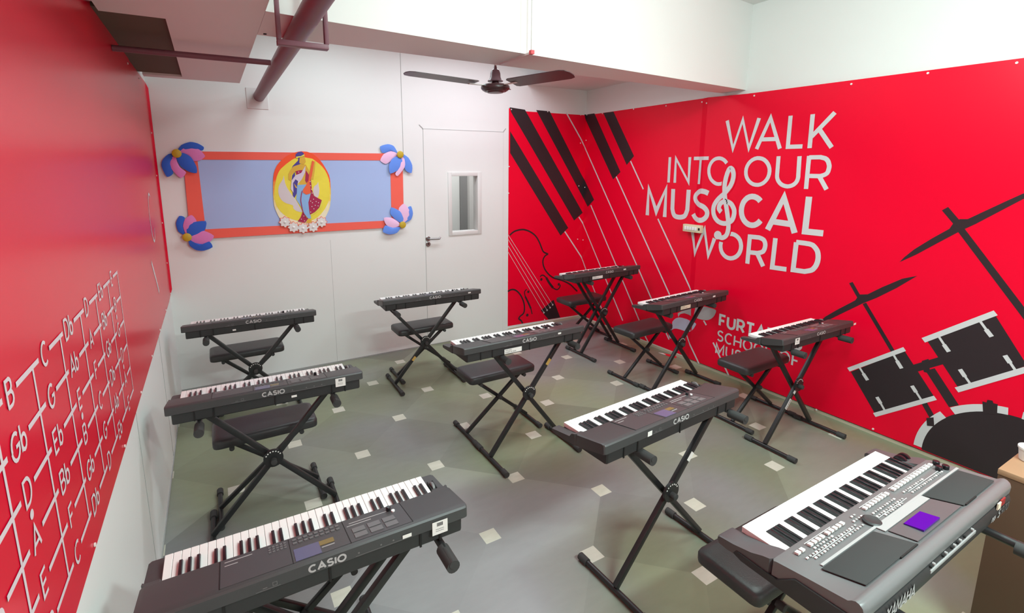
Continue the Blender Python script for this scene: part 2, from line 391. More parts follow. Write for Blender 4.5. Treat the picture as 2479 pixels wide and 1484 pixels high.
D = {
 'piano_polys': (((3.515,2.436),(4.409,1.245),(4.288,1.151),(3.517,2.186)),((3.507,2.704),(3.719,2.688),(4.642,1.432),(4.503,1.336),(3.529,2.648)),((3.879,2.693),(4.077,2.689),(4.596,1.934),(4.863,1.612),(4.745,1.515),(4.634,1.636)),((4.617,2.679),(4.811,2.679),(5.309,1.962),(5.191,1.873),(4.639,2.622)),((4.973,2.669),(5.148,2.667),(5.513,2.142),(5.405,2.043))),
 'keylines': (((4.354,1.202),(4.64,.844),(4.688,.785),(4.75,.689),(5.241,.011)),((4.579,1.379),(4.663,1.284),(5.039,.761),(5.462,.174)),((4.804,1.539),(5.315,.825),(5.838,.089)),((4.331,2.683),(4.578,2.369),(4.646,2.27),(5.642,.894),(6.005,.386)),((5.242,1.907),(6.136,.653)),((5.463,2.087),(5.68,1.773)),((5.913,1.459),(6.405,.76)),((5.99,.392),(6.168,.152)),((5.815,.101),(5.893,.016)),((6.375,.295),(6.579,.024)),((6.595,.488),(6.629,.45)),((6.721,.296),(6.918,.023))),
 'slogan': ((.034,((6.678,2.437),(6.76,2.177),(6.834,2.432),(6.915,2.176),(6.987,2.433))),(.034,((6.989,2.168),(7.09,2.426),(7.196,2.164))),(.034,((7.027,2.249),(7.164,2.246))),(.034,((7.258,2.428),(7.261,2.177),(7.379,2.176))),(.034,((7.432,2.424),(7.436,2.16))),(.034,((7.594,2.422),(7.442,2.249))),(.034,((7.49,2.309),(7.6,2.159))),(.034,((6.026,2.119),(6.028,1.855))),(.034,((6.109,1.854),(6.105,2.105),(6.281,1.863),(6.277,2.114))),(.034,((6.326,2.1),(6.511,2.099))),(.034,((6.413,2.098),(6.411,1.848))),(.034,((6.709,2.049),(6.693,2.067),(6.675,2.081),(6.654,2.091),(6.633,2.096),(6.611,2.096),(6.59,2.092),(6.571,2.083),(6.554,2.069),(6.54,2.051),(6.53,2.03),(6.524,2.007),(6.523,1.983),(6.526,1.958),(6.534,1.934),(6.545,1.911),(6.56,1.892),(6.579,1.876),(6.599,1.864),(6.62,1.856),(6.642,1.854),(6.663,1.857),(6.683,1.864))),(.034,((7.126,1.974),(7.123,1.998),(7.115,2.021),(7.103,2.041),(7.088,2.059),(7.069,2.074),(7.048,2.084),(7.026,2.089),(7.003,2.09),(6.981,2.085),(6.96,2.075),(6.942,2.061),(6.927,2.043),(6.916,2.022),(6.909,1.998),(6.908,1.973),(6.911,1.948),(6.919,1.925),(6.932,1.903),(6.949,1.885),(6.968,1.871),(6.99,1.861),(7.013,1.857),(7.036,1.857),(7.058,1.863),(7.078,1.873),(7.095,1.888),(7.109,1.906),(7.119,1.927),(7.125,1.95),(7.126,1.974))),(.034,((7.192,2.102),(7.195,1.944),(7.197,1.926),(7.203,1.909),(7.212,1.893),(7.225,1.878),(7.24,1.866),(7.257,1.858),(7.275,1.853),(7.294,1.851),(7.312,1.854),(7.329,1.86),(7.344,1.869),(7.356,1.881),(7.365,1.896),(7.37,1.912),(7.372,1.929),(7.365,2.098))),(.034,((7.44,2.099),(7.444,1.835))),(.034,((7.44,2.087),(7.527,2.087),(7.536,2.084),(7.549,2.081),(7.562,2.077),(7.573,2.07),(7.582,2.06),(7.589,2.049),(7.594,2.035),(7.598,2.022),(7.599,2.007),(7.597,1.99),(7.594,1.974),(7.588,1.962),(7.577,1.953),(7.563,1.946),(7.549,1.942),(7.539,1.939),(7.448,1.94))),(.034,((7.535,1.936),(7.599,1.836))),(.05,((5.759,1.486),(5.76,1.783),(5.884,1.536),(6.001,1.786),(6.004,1.486))),(.05,((6.095,1.789),(6.1,1.583),(6.104,1.57),(6.11,1.55),(6.118,1.531),(6.129,1.516),(6.143,1.507),(6.16,1.502),(6.177,1.5),(6.195,1.5),(6.213,1.501),(6.231,1.505),(6.249,1.511),(6.263,1.52),(6.273,1.535),(6.28,1.553),(6.286,1.571),(6.29,1.584),(6.29,1.788))),(.05,((6.538,1.762),(6.53,1.765),(6.519,1.769),(6.506,1.774),(6.493,1.777),(6.479,1.779),(6.466,1.781),(6.451,1.781),(6.438,1.778),(6.423,1.772),(6.408,1.763),(6.395,1.752),(6.385,1.741),(6.379,1.729),(6.377,1.717),(6.378,1.704),(6.382,1.693),(6.389,1.681),(6.4,1.67),(6.413,1.66),(6.428,1.651),(6.445,1.644),(6.464,1.638),(6.483,1.632),(6.499,1.624),(6.512,1.615),(6.523,1.605),(6.532,1.595),(6.538,1.584),(6.541,1.572),(6.541,1.56),(6.539,1.547),(6.534,1.536),(6.527,1.526),(6.518,1.516),(6.507,1.508),(6.496,1.501),(6.485,1.496),(6.473,1.493),(6.461,1.492),(6.449,1.492),(6.436,1.494),(6.422,1.498),(6.409,1.503),(6.398,1.509),(6.388,1.518),(6.379,1.529),(6.371,1.539),(6.366,1.547))),(.05,((7.071,1.715),(7.053,1.733),(7.032,1.745),(7.01,1.752),(6.987,1.753),(6.965,1.748),(6.944,1.737),(6.927,1.72),(6.912,1.699),(6.903,1.674),(6.898,1.646),(6.898,1.618),(6.903,1.589),(6.913,1.563),(6.928,1.539),(6.946,1.52),(6.967,1.506),(6.989,1.498),(7.012,1.496),(7.035,1.5),(7.055,1.511),(7.073,1.526),(7.088,1.546))),(.05,((7.159,1.471),(7.274,1.759),(7.392,1.468))),(.05,((7.203,1.546),(7.347,1.539))),(.05,((7.474,1.774),(7.473,1.49),(7.613,1.49))),(.04,((6.369,1.375),(6.428,1.153),(6.525,1.408),(6.589,1.153),(6.644,1.332))),(.04,((6.803,1.394),(6.828,1.396),(6.852,1.391),(6.874,1.381),(6.894,1.366),(6.91,1.346),(6.92,1.322),(6.926,1.296),(6.926,1.27),(6.921,1.244),(6.911,1.22),(6.895,1.198),(6.876,1.182),(6.853,1.17),(6.829,1.164),(6.804,1.165),(6.78,1.172),(6.759,1.185),(6.74,1.203),(6.726,1.226),(6.718,1.252),(6.715,1.279),(6.719,1.307))),(.04,((7.002,1.411),(7.002,1.142))),(.04,((7,1.392),(7.088,1.394),(7.097,1.392),(7.11,1.389),(7.123,1.384),(7.134,1.378),(7.141,1.369),(7.147,1.358),(7.151,1.345),(7.153,1.332),(7.152,1.318),(7.15,1.303),(7.145,1.288),(7.139,1.276),(7.128,1.268),(7.114,1.261),(7.1,1.257),(7.091,1.253),(7.006,1.249))),(.04,((7.086,1.25),(7.152,1.143))),(.04,((7.236,1.406),(7.233,1.148),(7.357,1.152))),(.04,((7.414,1.392),(7.412,1.157),(7.504,1.16),(7.513,1.163),(7.527,1.168),(7.541,1.173),(7.556,1.18),(7.567,1.189),(7.575,1.201),(7.583,1.214),(7.589,1.229),(7.593,1.244),(7.596,1.259),(7.597,1.274),(7.597,1.291),(7.595,1.307),(7.592,1.323),(7.588,1.336),(7.582,1.348),(7.574,1.359),(7.565,1.369),(7.555,1.378),(7.546,1.385),(7.534,1.389),(7.521,1.392),(7.508,1.393),(7.497,1.393),(7.488,1.394),(7.413,1.394)))),
 'clef': ((.045,((6.683,1.357),(6.688,1.356),(6.695,1.353),(6.703,1.351),(6.712,1.349),(6.721,1.348),(6.729,1.349),(6.737,1.352),(6.745,1.356),(6.753,1.361),(6.761,1.368),(6.767,1.376),(6.772,1.385),(6.776,1.396),(6.779,1.408),(6.781,1.422),(6.783,1.437),(6.783,1.454),(6.782,1.471),(6.779,1.491),(6.776,1.513),(6.771,1.536),(6.765,1.56),(6.76,1.583),(6.754,1.605),(6.749,1.626),(6.743,1.647),(6.737,1.667),(6.731,1.688),(6.726,1.708),(6.722,1.727),(6.718,1.747),(6.715,1.766),(6.712,1.784),(6.71,1.803),(6.708,1.821),(6.708,1.839),(6.708,1.857),(6.709,1.875),(6.712,1.892),(6.714,1.909),(6.717,1.925),(6.721,1.939),(6.724,1.953),(6.728,1.965),(6.733,1.977),(6.737,1.987),(6.742,1.995),(6.747,2),(6.752,2.002),(6.758,2.002),(6.763,1.999),(6.769,1.995),(6.774,1.99),(6.778,1.984),(6.781,1.977),(6.784,1.969),(6.787,1.96),(6.789,1.95),(6.79,1.94),(6.79,1.929),(6.79,1.918),(6.788,1.905),(6.786,1.892),(6.783,1.878),(6.778,1.865),(6.773,1.852),(6.767,1.839),(6.759,1.827),(6.75,1.814),(6.741,1.802),(6.731,1.79),(6.721,1.778),(6.71,1.766),(6.698,1.755),(6.685,1.745),(6.673,1.734),(6.661,1.723),(6.651,1.712),(6.642,1.701),(6.633,1.689),(6.626,1.678),(6.619,1.666),(6.614,1.654),(6.61,1.641),(6.608,1.628),(6.607,1.614),(6.608,1.6),(6.61,1.586),(6.613,1.573),(6.618,1.56),(6.623,1.549),(6.631,1.537),(6.639,1.526),(6.649,1.517),(6.659,1.508),(6.67,1.501),(6.682,1.496),(6.695,1.491),(6.708,1.488),(6.722,1.487),(6.735,1.486),(6.748,1.488),(6.76,1.49),(6.772,1.495),(6.784,1.501),(6.795,1.508),(6.805,1.516),(6.813,1.525),(6.819,1.536),(6.824,1.549),(6.827,1.563),(6.829,1.578),(6.83,1.592),(6.829,1.605),(6.827,1.617),(6.823,1.629),(6.817,1.64),(6.81,1.651),(6.803,1.661),(6.795,1.67),(6.787,1.677),(6.777,1.683),(6.766,1.688),(6.755,1.692),(6.745,1.695),(6.735,1.696),(6.725,1.696),(6.715,1.693),(6.706,1.69),(6.697,1.685),(6.689,1.68),(6.682,1.674),(6.677,1.668),(6.673,1.66),(6.669,1.652),(6.667,1.643),(6.666,1.635),(6.666,1.627),(6.668,1.62),(6.673,1.613),(6.679,1.607),(6.685,1.6),(6.69,1.595),(6.694,1.592))),),
 'clefblob': ((6.719,1.373),(6.714,1.389),(6.704,1.401),(6.69,1.408),(6.674,1.41),(6.659,1.405),(6.646,1.395),(6.638,1.38),(6.637,1.364),(6.641,1.348),(6.652,1.336),(6.666,1.328),(6.682,1.327),(6.697,1.332),(6.71,1.343),(6.717,1.357),(6.719,1.373)),
 'logo': (((6.259,.474),(6.277,.488),(6.303,.507),(6.335,.528),(6.373,.547),(6.418,.567),(6.461,.586),(6.502,.604),(6.542,.62),(6.578,.632),(6.607,.637),(6.631,.637),(6.654,.636),(6.68,.637),(6.705,.636),(6.722,.631),(6.726,.62),(6.723,.604),(6.718,.589),(6.712,.575),(6.704,.56),(6.694,.547),(6.683,.535),(6.67,.524),(6.657,.515),(6.645,.508),(6.633,.504),(6.618,.499),(6.599,.496),(6.576,.492),(6.553,.491),(6.531,.491),(6.508,.493),(6.486,.495),(6.464,.496),(6.442,.496),(6.421,.497),(6.401,.498),(6.381,.5),(6.364,.501),(6.348,.498),(6.333,.494),(6.32,.489),(6.307,.483),(6.295,.476),(6.286,.467),(6.279,.455),(6.274,.443),(6.27,.437),(6.266,.446),(6.262,.462)),((6.197,.363),(6.206,.376),(6.22,.394),(6.235,.41),(6.252,.421),(6.27,.43),(6.288,.436),(6.306,.439),(6.323,.441),(6.342,.441),(6.36,.442),(6.38,.442),(6.404,.441),(6.439,.441),(6.478,.441),(6.505,.436),(6.511,.426),(6.506,.412),(6.498,.397),(6.491,.383),(6.482,.368),(6.472,.355),(6.462,.344),(6.451,.335),(6.44,.327),(6.427,.32),(6.413,.313),(6.397,.309),(6.38,.307),(6.362,.307),(6.344,.307),(6.326,.307),(6.307,.307),(6.29,.306),(6.273,.305),(6.258,.303),(6.244,.299),(6.231,.295),(6.219,.289),(6.208,.281),(6.197,.271),(6.188,.258),(6.184,.248),(6.191,.241),(6.203,.235),(6.212,.228),(6.217,.219),(6.22,.208),(6.219,.198),(6.216,.189),(6.21,.181),(6.202,.175),(6.193,.172),(6.183,.171),(6.174,.173),(6.168,.178),(6.163,.186),(6.16,.196),(6.157,.211),(6.155,.228),(6.154,.243),(6.154,.254),(6.156,.263),(6.161,.273),(6.172,.285),(6.186,.297),(6.196,.311),(6.199,.329),(6.198,.349))),
 'school': (((6.785,.595),(6.789,.491)),((6.771,.431),(6.78,.336)),((6.762,.301),(6.771,.2)),((7.206,.598),(7.215,.502),(7.018,.435))),
 'drum_dark': (((8.135,1.342),(8.223,1.41),(8.34,1.515),(8.435,1.599),(8.501,1.65),(8.69,1.816),(8.78,1.887),(8.789,1.907),(8.686,1.849),(8.625,1.804),(8.528,1.73),(8.459,1.677),(8.421,1.674),(8.394,1.649),(8.377,1.606),(8.295,1.532),(8.208,1.445),(8.159,1.382)),((8.247,1.264),(8.14,1.154),(8.029,1.056),(7.949,.996),(7.785,.854),(7.705,.782),(7.652,.75),(7.701,.824),(7.779,.901),(7.895,1.006),(7.916,1.056),(7.97,1.07),(8.056,1.144),(8.166,1.228)),((7.93,.438),(8.24,.716),(8.444,.446),(8.124,.174)),((8.356,.827),(8.666,1.09),(8.842,.82),(8.559,.555)),((8.681,.517),(8.7,.517),(8.702,.537),(8.725,.541),(8.731,.526),(8.751,.528),(8.757,.46),(8.694,.441)),((8.421,.28),(8.458,.303),(8.47,.24),(8.431,.227)),((8.345,.675),(8.38,.702),(8.401,.603),(8.366,.601))),
 'drum_dark_lines': ((.038,((8.338,1.736),(8.409,1.65))),(.038,((8.434,1.607),(8.781,1.142),(8.943,.922))),(.027,((7.85,1.136),(7.918,1.035))),(.027,((7.957,.997),(8.175,.687))),(.034,((8.392,.386),(8.452,.297))),(.05,((8.306,.602),(8.465,.727))),(.058,((8.397,.631),(8.55,.426)))),
 'drum_white_lines': ((.03,((7.912,.45),(8.241,.728))),(.03,((8.12,.164),(8.45,.444))),(.034,((8.336,.823),(8.666,1.106))),(.034,((8.549,.542),(8.849,.801))),(.014,((7.985,.493),(8.047,.415))),(.014,((8.181,.666),(8.239,.583))),(.014,((8.376,.399),(8.316,.477))),(.014,((8.18,.228),(8.122,.309))),(.014,((8.415,.873),(8.478,.788))),(.014,((8.601,1.036),(8.667,.95))),(.014,((8.799,.772),(8.743,.85))),(.014,((8.612,.607),(8.549,.687)))),
 'drum_lugs': (((8.013,.456),(8.047,.415)),((8.207,.627),(8.241,.581)),((8.343,.44),(8.314,.478)),((8.15,.271),(8.12,.31)),((8.447,.827),(8.479,.787)),((8.636,.989),(8.668,.95)),((8.77,.811),(8.741,.851)),((8.579,.647),(8.548,.688))),
 'bass': (8.849,.055,.474),
 'violin': ((.02,((3.519,1.208),(3.534,1.22),(3.555,1.235),(3.578,1.248),(3.602,1.256),(3.628,1.261),(3.654,1.265),(3.679,1.266),(3.704,1.266),(3.731,1.262),(3.76,1.254),(3.791,1.243),(3.82,1.229),(3.849,1.212),(3.876,1.193),(3.9,1.171),(3.923,1.144),(3.942,1.115),(3.959,1.086),(3.973,1.059),(3.985,1.032),(3.996,1.009),(4.005,.989),(4.015,.972),(4.028,.958),(4.051,.945),(4.078,.934),(4.097,.926))),(.02,((4.097,.926),(4.084,.922),(4.066,.916),(4.05,.907),(4.038,.894),(4.027,.878),(4.02,.861),(4.017,.843),(4.017,.823),(4.021,.802),(4.028,.779),(4.038,.755),(4.051,.731),(4.068,.707),(4.088,.684),(4.109,.662),(4.132,.642),(4.157,.624),(4.183,.608),(4.21,.595),(4.239,.586),(4.269,.576),(4.301,.565),(4.334,.553),(4.368,.538),(4.403,.521),(4.438,.502),(4.47,.482),(4.5,.458),(4.526,.434),(4.549,.412),(4.568,.396),(4.582,.383),(4.592,.374))),(.02,((3.496,.506),(3.507,.512),(3.522,.52),(3.54,.525),(3.56,.525),(3.583,.521),(3.606,.512),(3.629,.496),(3.652,.475),(3.674,.45),(3.694,.421),(3.712,.387),(3.726,.356),(3.735,.327),(3.741,.301),(3.744,.274),(3.744,.246),(3.741,.219),(3.733,.197),(3.718,.182),(3.699,.173),(3.683,.164),(3.671,.154),(3.663,.143),(3.66,.133),(3.668,.123),(3.682,.114),(3.695,.103),(3.704,.089),(3.712,.073),(3.718,.062))),(.016,((3.978,.64),(3.982,.645),(3.989,.652),(3.997,.657),(4.008,.659),(4.02,.658),(4.033,.654),(4.048,.643),(4.064,.629),(4.075,.619))),(.032,((4.075,.619),(4.087,.6),(4.105,.572),(4.124,.544),(4.146,.517),(4.17,.49),(4.186,.471))),(.016,((4.186,.471),(4.203,.461),(4.226,.447),(4.248,.439),(4.266,.442),(4.282,.452),(4.294,.464),(4.3,.477),(4.302,.491),(4.303,.501))),(.014,((3.775,.501),(3.765,.495),(3.752,.486),(3.743,.473),(3.744,.452),(3.749,.428),(3.753,.411))),(.024,((3.753,.411),(3.766,.389),(3.783,.357),(3.8,.326),(3.816,.294),(3.831,.263),(3.842,.241))),(.014,((3.842,.241),(3.848,.218),(3.857,.186),(3.863,.163)))),
 'violin_blobs': (((3.998,.605),.019),((4.278,.508),.019),((3.8,.466),.017),((3.789,.161),.02)),
 'violin_tail': ((3.997,.193),(4.013,.201),(4.179,.3),(4.2,.307),(4.315,.049),(4.124,.052)),
 'violin_strings': (((3.492,1.219),(4.186,.243)),((3.49,1.167),(4.145,.21)),((3.489,1.091),(4.097,.182)),((3.487,1.017),(4.047,.156))),
 'pins': ((3.529,2.681),(4.047,2.684),(4.559,2.67),(4.67,2.673),(4.959,2.663),(5.473,2.663),(5.934,2.649),(3.503,2.028),(3.499,1.715),(3.49,.637),(4.059,.06),(4.563,1.782),(4.677,1.763),(4.57,1.085),(4.674,1.071),(4.671,2.359),(4.568,2.323),(6.923,2.628),(7.684,2.617),(8.138,2.622),(8.559,2.613),(6.373,2.638),(6.439,2.619),(7.721,.027),(8.125,.052)),
 'oval': ((1.18,2.169),(1.157,2.166),(1.125,2.159),(1.093,2.148),(1.06,2.132),(1.03,2.113),(1.001,2.09),(.975,2.063),(.952,2.034),(.935,2),(.922,1.963),(.914,1.921),(.909,1.874),(.905,1.821),(.902,1.767),(.901,1.713),(.903,1.664),(.911,1.628),(.921,1.597),(.931,1.568),(.945,1.541),(.967,1.518),(.994,1.499),(1.025,1.482),(1.061,1.47),(1.104,1.463),(1.149,1.459),(1.192,1.458),(1.233,1.461),(1.269,1.468),(1.301,1.479),(1.328,1.494),(1.352,1.515),(1.372,1.544),(1.389,1.577),(1.404,1.608),(1.415,1.646),(1.423,1.696),(1.429,1.753),(1.431,1.812),(1.431,1.866),(1.429,1.906),(1.423,1.941),(1.41,1.975),(1.393,2.01),(1.373,2.047),(1.349,2.083),(1.319,2.117),(1.287,2.143),(1.254,2.158),(1.23,2.166)),
 'sun': ((1.177,2.118),(1.149,2.112),(1.115,2.103),(1.088,2.088),(1.062,2.069),(1.033,2.047),(1.008,2.025),(.99,2.009),(.975,1.992),(.959,1.965),(.945,1.933),(.935,1.899),(.926,1.862),(.918,1.821),(.912,1.778),(.911,1.738),(.914,1.7),(.923,1.665),(.938,1.633),(.957,1.603),(.982,1.576),(1.011,1.551),(1.048,1.53),(1.098,1.513),(1.152,1.503),(1.202,1.503),(1.248,1.513),(1.286,1.534),(1.318,1.561),(1.346,1.592),(1.371,1.628),(1.393,1.667),(1.41,1.709),(1.418,1.755),(1.421,1.803),(1.422,1.854),(1.418,1.904),(1.405,1.95),(1.386,1.991),(1.363,2.024),(1.335,2.053),(1.301,2.081),(1.273,2.101)),
 'wings': (((1.007,1.944),(1.009,1.912),(1.014,1.872),(1.022,1.844),(1.033,1.818),(1.051,1.786),(1.069,1.756),(1.083,1.738),(1.095,1.719),(1.111,1.686),(1.126,1.65),(1.144,1.617),(1.152,1.593),(1.129,1.594),(1.099,1.605),(1.081,1.618),(1.069,1.634),(1.071,1.648),(1.068,1.661),(1.043,1.671),(1.012,1.682),(.988,1.697),(.969,1.717),(.955,1.745),(.948,1.778),(.949,1.812),(.956,1.843),(.968,1.867),(.981,1.885),(.99,1.899),(.997,1.909)),((1.316,1.88),(1.316,1.864),(1.317,1.843),(1.32,1.825),(1.322,1.806),(1.319,1.78),(1.314,1.756),(1.307,1.736),(1.297,1.725),(1.282,1.733),(1.269,1.751),(1.263,1.772),(1.262,1.794),(1.266,1.816),(1.274,1.834),(1.289,1.848),(1.302,1.856))),
 'figure': {'hair':(((1.18,2.167),(1.148,2.161),(1.127,2.141),(1.122,2.118),(1.133,2.103),(1.147,2.109),(1.143,2.082),(1.094,2.034),(1.067,1.974),(1.095,1.974),(1.128,2.034),(1.164,2.052),(1.173,2.1),(1.204,2.124),(1.197,2.154)),((1.107,1.974),(1.082,1.944),(1.073,1.896),(1.074,1.75),(1.088,1.731),(1.111,1.773),(1.13,1.895),(1.108,1.907))),'skin':(((1.159,2.112),(1.168,2.121),(1.204,2.124),(1.209,2.094),(1.212,2.07),(1.193,2.047),(1.17,2.052),(1.153,2.058)),((1.152,2.046),(1.21,2.045),(1.236,1.991),(1.239,1.949),(1.203,1.845),(1.139,1.846),(1.154,1.895),(1.113,1.98),(1.076,1.95),(1.067,1.89),(1.045,1.908),(1.048,1.956),(1.068,1.992),(1.099,2.028)),((1.091,1.871),(1.115,1.834),(1.155,1.828),(1.173,1.83),(1.172,1.812),(1.137,1.813),(1.103,1.829)),((1.249,1.906),(1.264,1.967),(1.281,2.052),(1.274,2.071),(1.301,2.077),(1.29,1.991),(1.272,1.905)),((1.175,1.489),(1.206,1.522),(1.23,1.511),(1.232,1.495),(1.21,1.481))),'blouse':(((1.113,1.983),(1.154,1.992),(1.195,1.992),(1.175,1.949),(1.122,1.943)),((1.207,1.991),(1.233,1.949),(1.224,1.894),(1.205,1.87),(1.195,1.894)),((1.23,1.888),(1.249,1.906),(1.251,1.807),(1.268,1.745),(1.338,1.702),(1.31,1.631),(1.265,1.588),(1.218,1.565),(1.213,1.622),(1.211,1.684),(1.24,1.77)),((1.152,1.593),(1.178,1.542),(1.201,1.528),(1.169,1.489),(1.102,1.505),(1.131,1.544))),'sash':(((1.206,2.034),(1.2,1.973),(1.166,1.907),(1.122,1.859),(1.13,1.889),(1.108,1.907),(1.083,1.871),(1.082,1.78),(1.059,1.817),(1.073,1.896),(1.11,1.944),(1.164,1.967)),),'skirt':(((1.119,1.853),(1.204,1.857),(1.225,1.808),(1.237,1.77),(1.217,1.696),(1.213,1.622),(1.228,1.527),(1.201,1.528),(1.168,1.574),(1.138,1.65),(1.101,1.719),(1.111,1.773)),),'veena':(((1.271,2.083),(1.289,2.074),(1.26,1.942),(1.234,1.869),(1.24,1.82),(1.234,1.77),(1.198,1.759),(1.169,1.778),(1.169,1.809),(1.197,1.845),(1.224,1.894),(1.24,1.967)),),'trim':(((1.34,1.7),(1.352,1.698),(1.328,1.636),(1.289,1.594),(1.226,1.552),(1.222,1.564),(1.271,1.588),(1.31,1.627)),((1.127,2.118),(1.169,2.124),(1.202,2.142),(1.204,2.127),(1.168,2.115),(1.127,2.103)))},
 'hem': ((1.162,1.797),(1.158,1.784),(1.153,1.766),(1.149,1.748),(1.146,1.732),(1.144,1.715),(1.143,1.699),(1.144,1.683),(1.146,1.666),(1.148,1.649),(1.15,1.631),(1.153,1.612),(1.157,1.593),(1.165,1.573),(1.174,1.553),(1.181,1.539)),
 'spots': ((1.24,1.844),(1.247,1.81),(1.251,1.773),(1.26,1.714),(1.283,1.691),(1.248,1.68),(1.304,1.678),(1.232,1.696),(1.272,1.654),(1.241,1.643),(1.299,1.647),(1.258,1.62),(1.226,1.59),(1.161,1.555),(1.135,1.525),(1.164,1.508),(1.141,1.974),(1.182,1.979),(1.24,1.884)),
 'minis': ((.986,1.505),(1.06,1.452),(1.146,1.437),(1.241,1.444),(1.323,1.487)),
 'lotus': (((.168,2.135),(('b',((.169,2.149),(.208,2.207),(.274,2.234),(.329,2.224),(.374,2.193),(.36,2.163),(.284,2.168),(.211,2.149))),('p',((.187,2.144),(.23,2.185),(.286,2.191),(.34,2.169),(.377,2.115),(.332,2.078),(.283,2.073),(.232,2.122))),('b',((.163,2.135),(.108,2.13),(.061,2.081),(.048,2.027),(.078,1.939),(.127,1.969),(.116,2.054),(.137,2.108))),('p',((.161,2.122),(.128,2.099),(.111,2.045),(.125,1.991),(.178,1.927),(.222,1.975),(.183,2.018),(.164,2.072))),('b',((.17,2.131),(.218,2.14),(.27,2.105),(.303,2.027),(.3,1.97),(.242,1.982),(.187,2.027),(.162,2.09))))),((.176,1.416),(('b',((.161,1.436),(.114,1.467),(.104,1.542),(.135,1.603),(.175,1.586),(.154,1.512))),('p',((.168,1.445),(.154,1.512),(.176,1.576),(.223,1.607),(.246,1.587),(.26,1.543),(.206,1.509),(.186,1.462))),('b',((.183,1.439),(.18,1.491),(.225,1.541),(.331,1.549),(.323,1.483),(.289,1.427),(.229,1.407))),('p',((.189,1.41),(.257,1.439),(.309,1.464),(.384,1.413),(.341,1.356),(.281,1.346),(.225,1.364))),('b',((.183,1.396),(.225,1.364),(.29,1.345),(.342,1.366),(.364,1.313),(.293,1.287),(.236,1.296),(.19,1.338))))),((2.15,2.15),(('b',((2.13,2.166),(2.092,2.236),(2.03,2.254),(1.947,2.228),(1.97,2.164),(2.061,2.182))),('p',((2.13,2.155),(2.061,2.184),(1.981,2.153),(1.941,2.088),(1.999,2.053),(2.07,2.095))),('b',((2.176,2.156),(2.246,2.118),(2.285,2.04),(2.274,1.959),(2.212,1.985),(2.185,2.062))),('p',((2.164,2.134),(2.204,2.096),(2.197,2.018),(2.121,1.93),(2.093,1.952),(2.137,2.029))),('b',((2.143,2.137),(2.174,2.084),(2.148,2.007),(2.039,1.954),(2.027,2.04),(2.07,2.111))))),((2.151,1.415),(('b',((2.175,1.43),(2.238,1.496),(2.223,1.589),(2.263,1.607),(2.281,1.529),(2.255,1.461))),('p',((2.163,1.431),(2.125,1.536),(2.124,1.593),(2.182,1.639),(2.24,1.565),(2.231,1.485))),('b',((2.145,1.432),(2.07,1.482),(2.025,1.54),(2.042,1.605),(2.132,1.559),(2.171,1.488))),('p',((2.127,1.41),(2.043,1.386),(1.974,1.424),(1.952,1.499),(2.035,1.495),(2.104,1.451))),('b',((2.132,1.393),(2.088,1.332),(2.005,1.32),(1.933,1.353),(1.963,1.419),(2.043,1.389)))))),
}


# ------------------------------------------------------------------ the room
H = 3.4            # high ceiling
ZS = 2.69          # underside of the low soffit and of the cross beam


def struct(name, mb, **k):
    return tag(mb.build(name, smooth=0, **k), kind='structure')


b = MB(); b.box((-.15, -7.2, -.1), (W_ROOM + .15, .1, 0), floor_material()); struct('floor', b)
b = MB()
b.box((-.1, 0, 0), (2.71, .1, H), WALL); b.box((3.12, 0, 0), (W_ROOM + .1, .1, H), WALL)
b.box((2.71, 0, 0), (3.12, .1, 1.26), WALL); b.box((2.71, 0, 1.96), (3.12, .1, H), WALL)
struct('wall_back', b)
b = MB(); b.box((-.1, -7.2, 0), (0, 0, H), WALL); struct('wall_left', b)
b = MB(); b.box((W_ROOM, -7.2, 0), (W_ROOM + .1, 0, H), WALL); struct('wall_right', b)
b = MB(); b.box((-.1, -7.3, 0), (W_ROOM + .1, -7.2, H), WALL); struct('wall_front', b)
b = MB(); b.box((-.1, -7.3, H), (W_ROOM + .1, .1, H + .1), CEIL); struct('ceiling', b)

# low soffit along the side wall, a dark board coloured as the shade of its open bay, and the beam across the room
b = MB()
b.box((.28, -7.2, ZS), (.675, -.42, ZS + .12), CEIL)
b.box((.03, -7.2, ZS), (.28, -2.2, ZS + .12), CEIL); b.box((.0, -7.2, ZS + .06), (.03, -2.2, ZS + .12), CEIL)  # raised strip at the wall added to keep light out of the gap
b.box((.03, -.52, ZS), (.28, -.42, ZS + .12), CEIL)
struct('ceiling_soffit', b)
b = MB(); b.box((.0, -2.2, ZS + .016), (.28, -.52, ZS + .036), BAY_SHADE); struct('ceiling_bay_shade', b)  # dark sheet for the bay's shade, widened to close the gap at the wall
b = MB()
b.slab([(.676, -2.545, ZS), (W_ROOM, -2.17, ZS), (W_ROOM, -1.94, ZS), (.676, -2.1, ZS)], (0, 0, H - ZS), CEIL)
struct('ceiling_beam', b)
b = MB(); b.box((3.75, -1.95, 2.97), (W_ROOM, 0, 3.05), CEIL); struct('ceiling_corner_panel', b)

# panel joints of the far wall
b = MB()
b.box((2.197, -.0025, 2.16), (2.201, 0, 3.4), JOINT)
b.box((1.4, -.001, .0), (1.402, 0, 1.3), JOINT)
b.box((.0, -.004, 0), (3.5, 0, .012), JOINT)
struct('trim_1', b)
b = MB(); b.box((0, -4.2, 0), (.002, -4.197, .9), JOINT); b.box((0, -1.22, 0), (.002, -1.216, .9), JOINT)
b.box((0, -2.43, 0), (.002, -2.426, .9), JOINT); b.box((0, -6.9, 0), (.006, 0, .012), JOINT)
struct('trim_2', b)
b = MB(); b.box((W_ROOM - .012, -7.1, 0), (W_ROOM, 0, .026), mat('skirting_beige', (196, 186, 164), .6))
b.box((3.5, -.012, 0), (W_ROOM, 0, .03), mat('skirting_beige', (196, 186, 164), .6)); struct('baseboard_right', b)

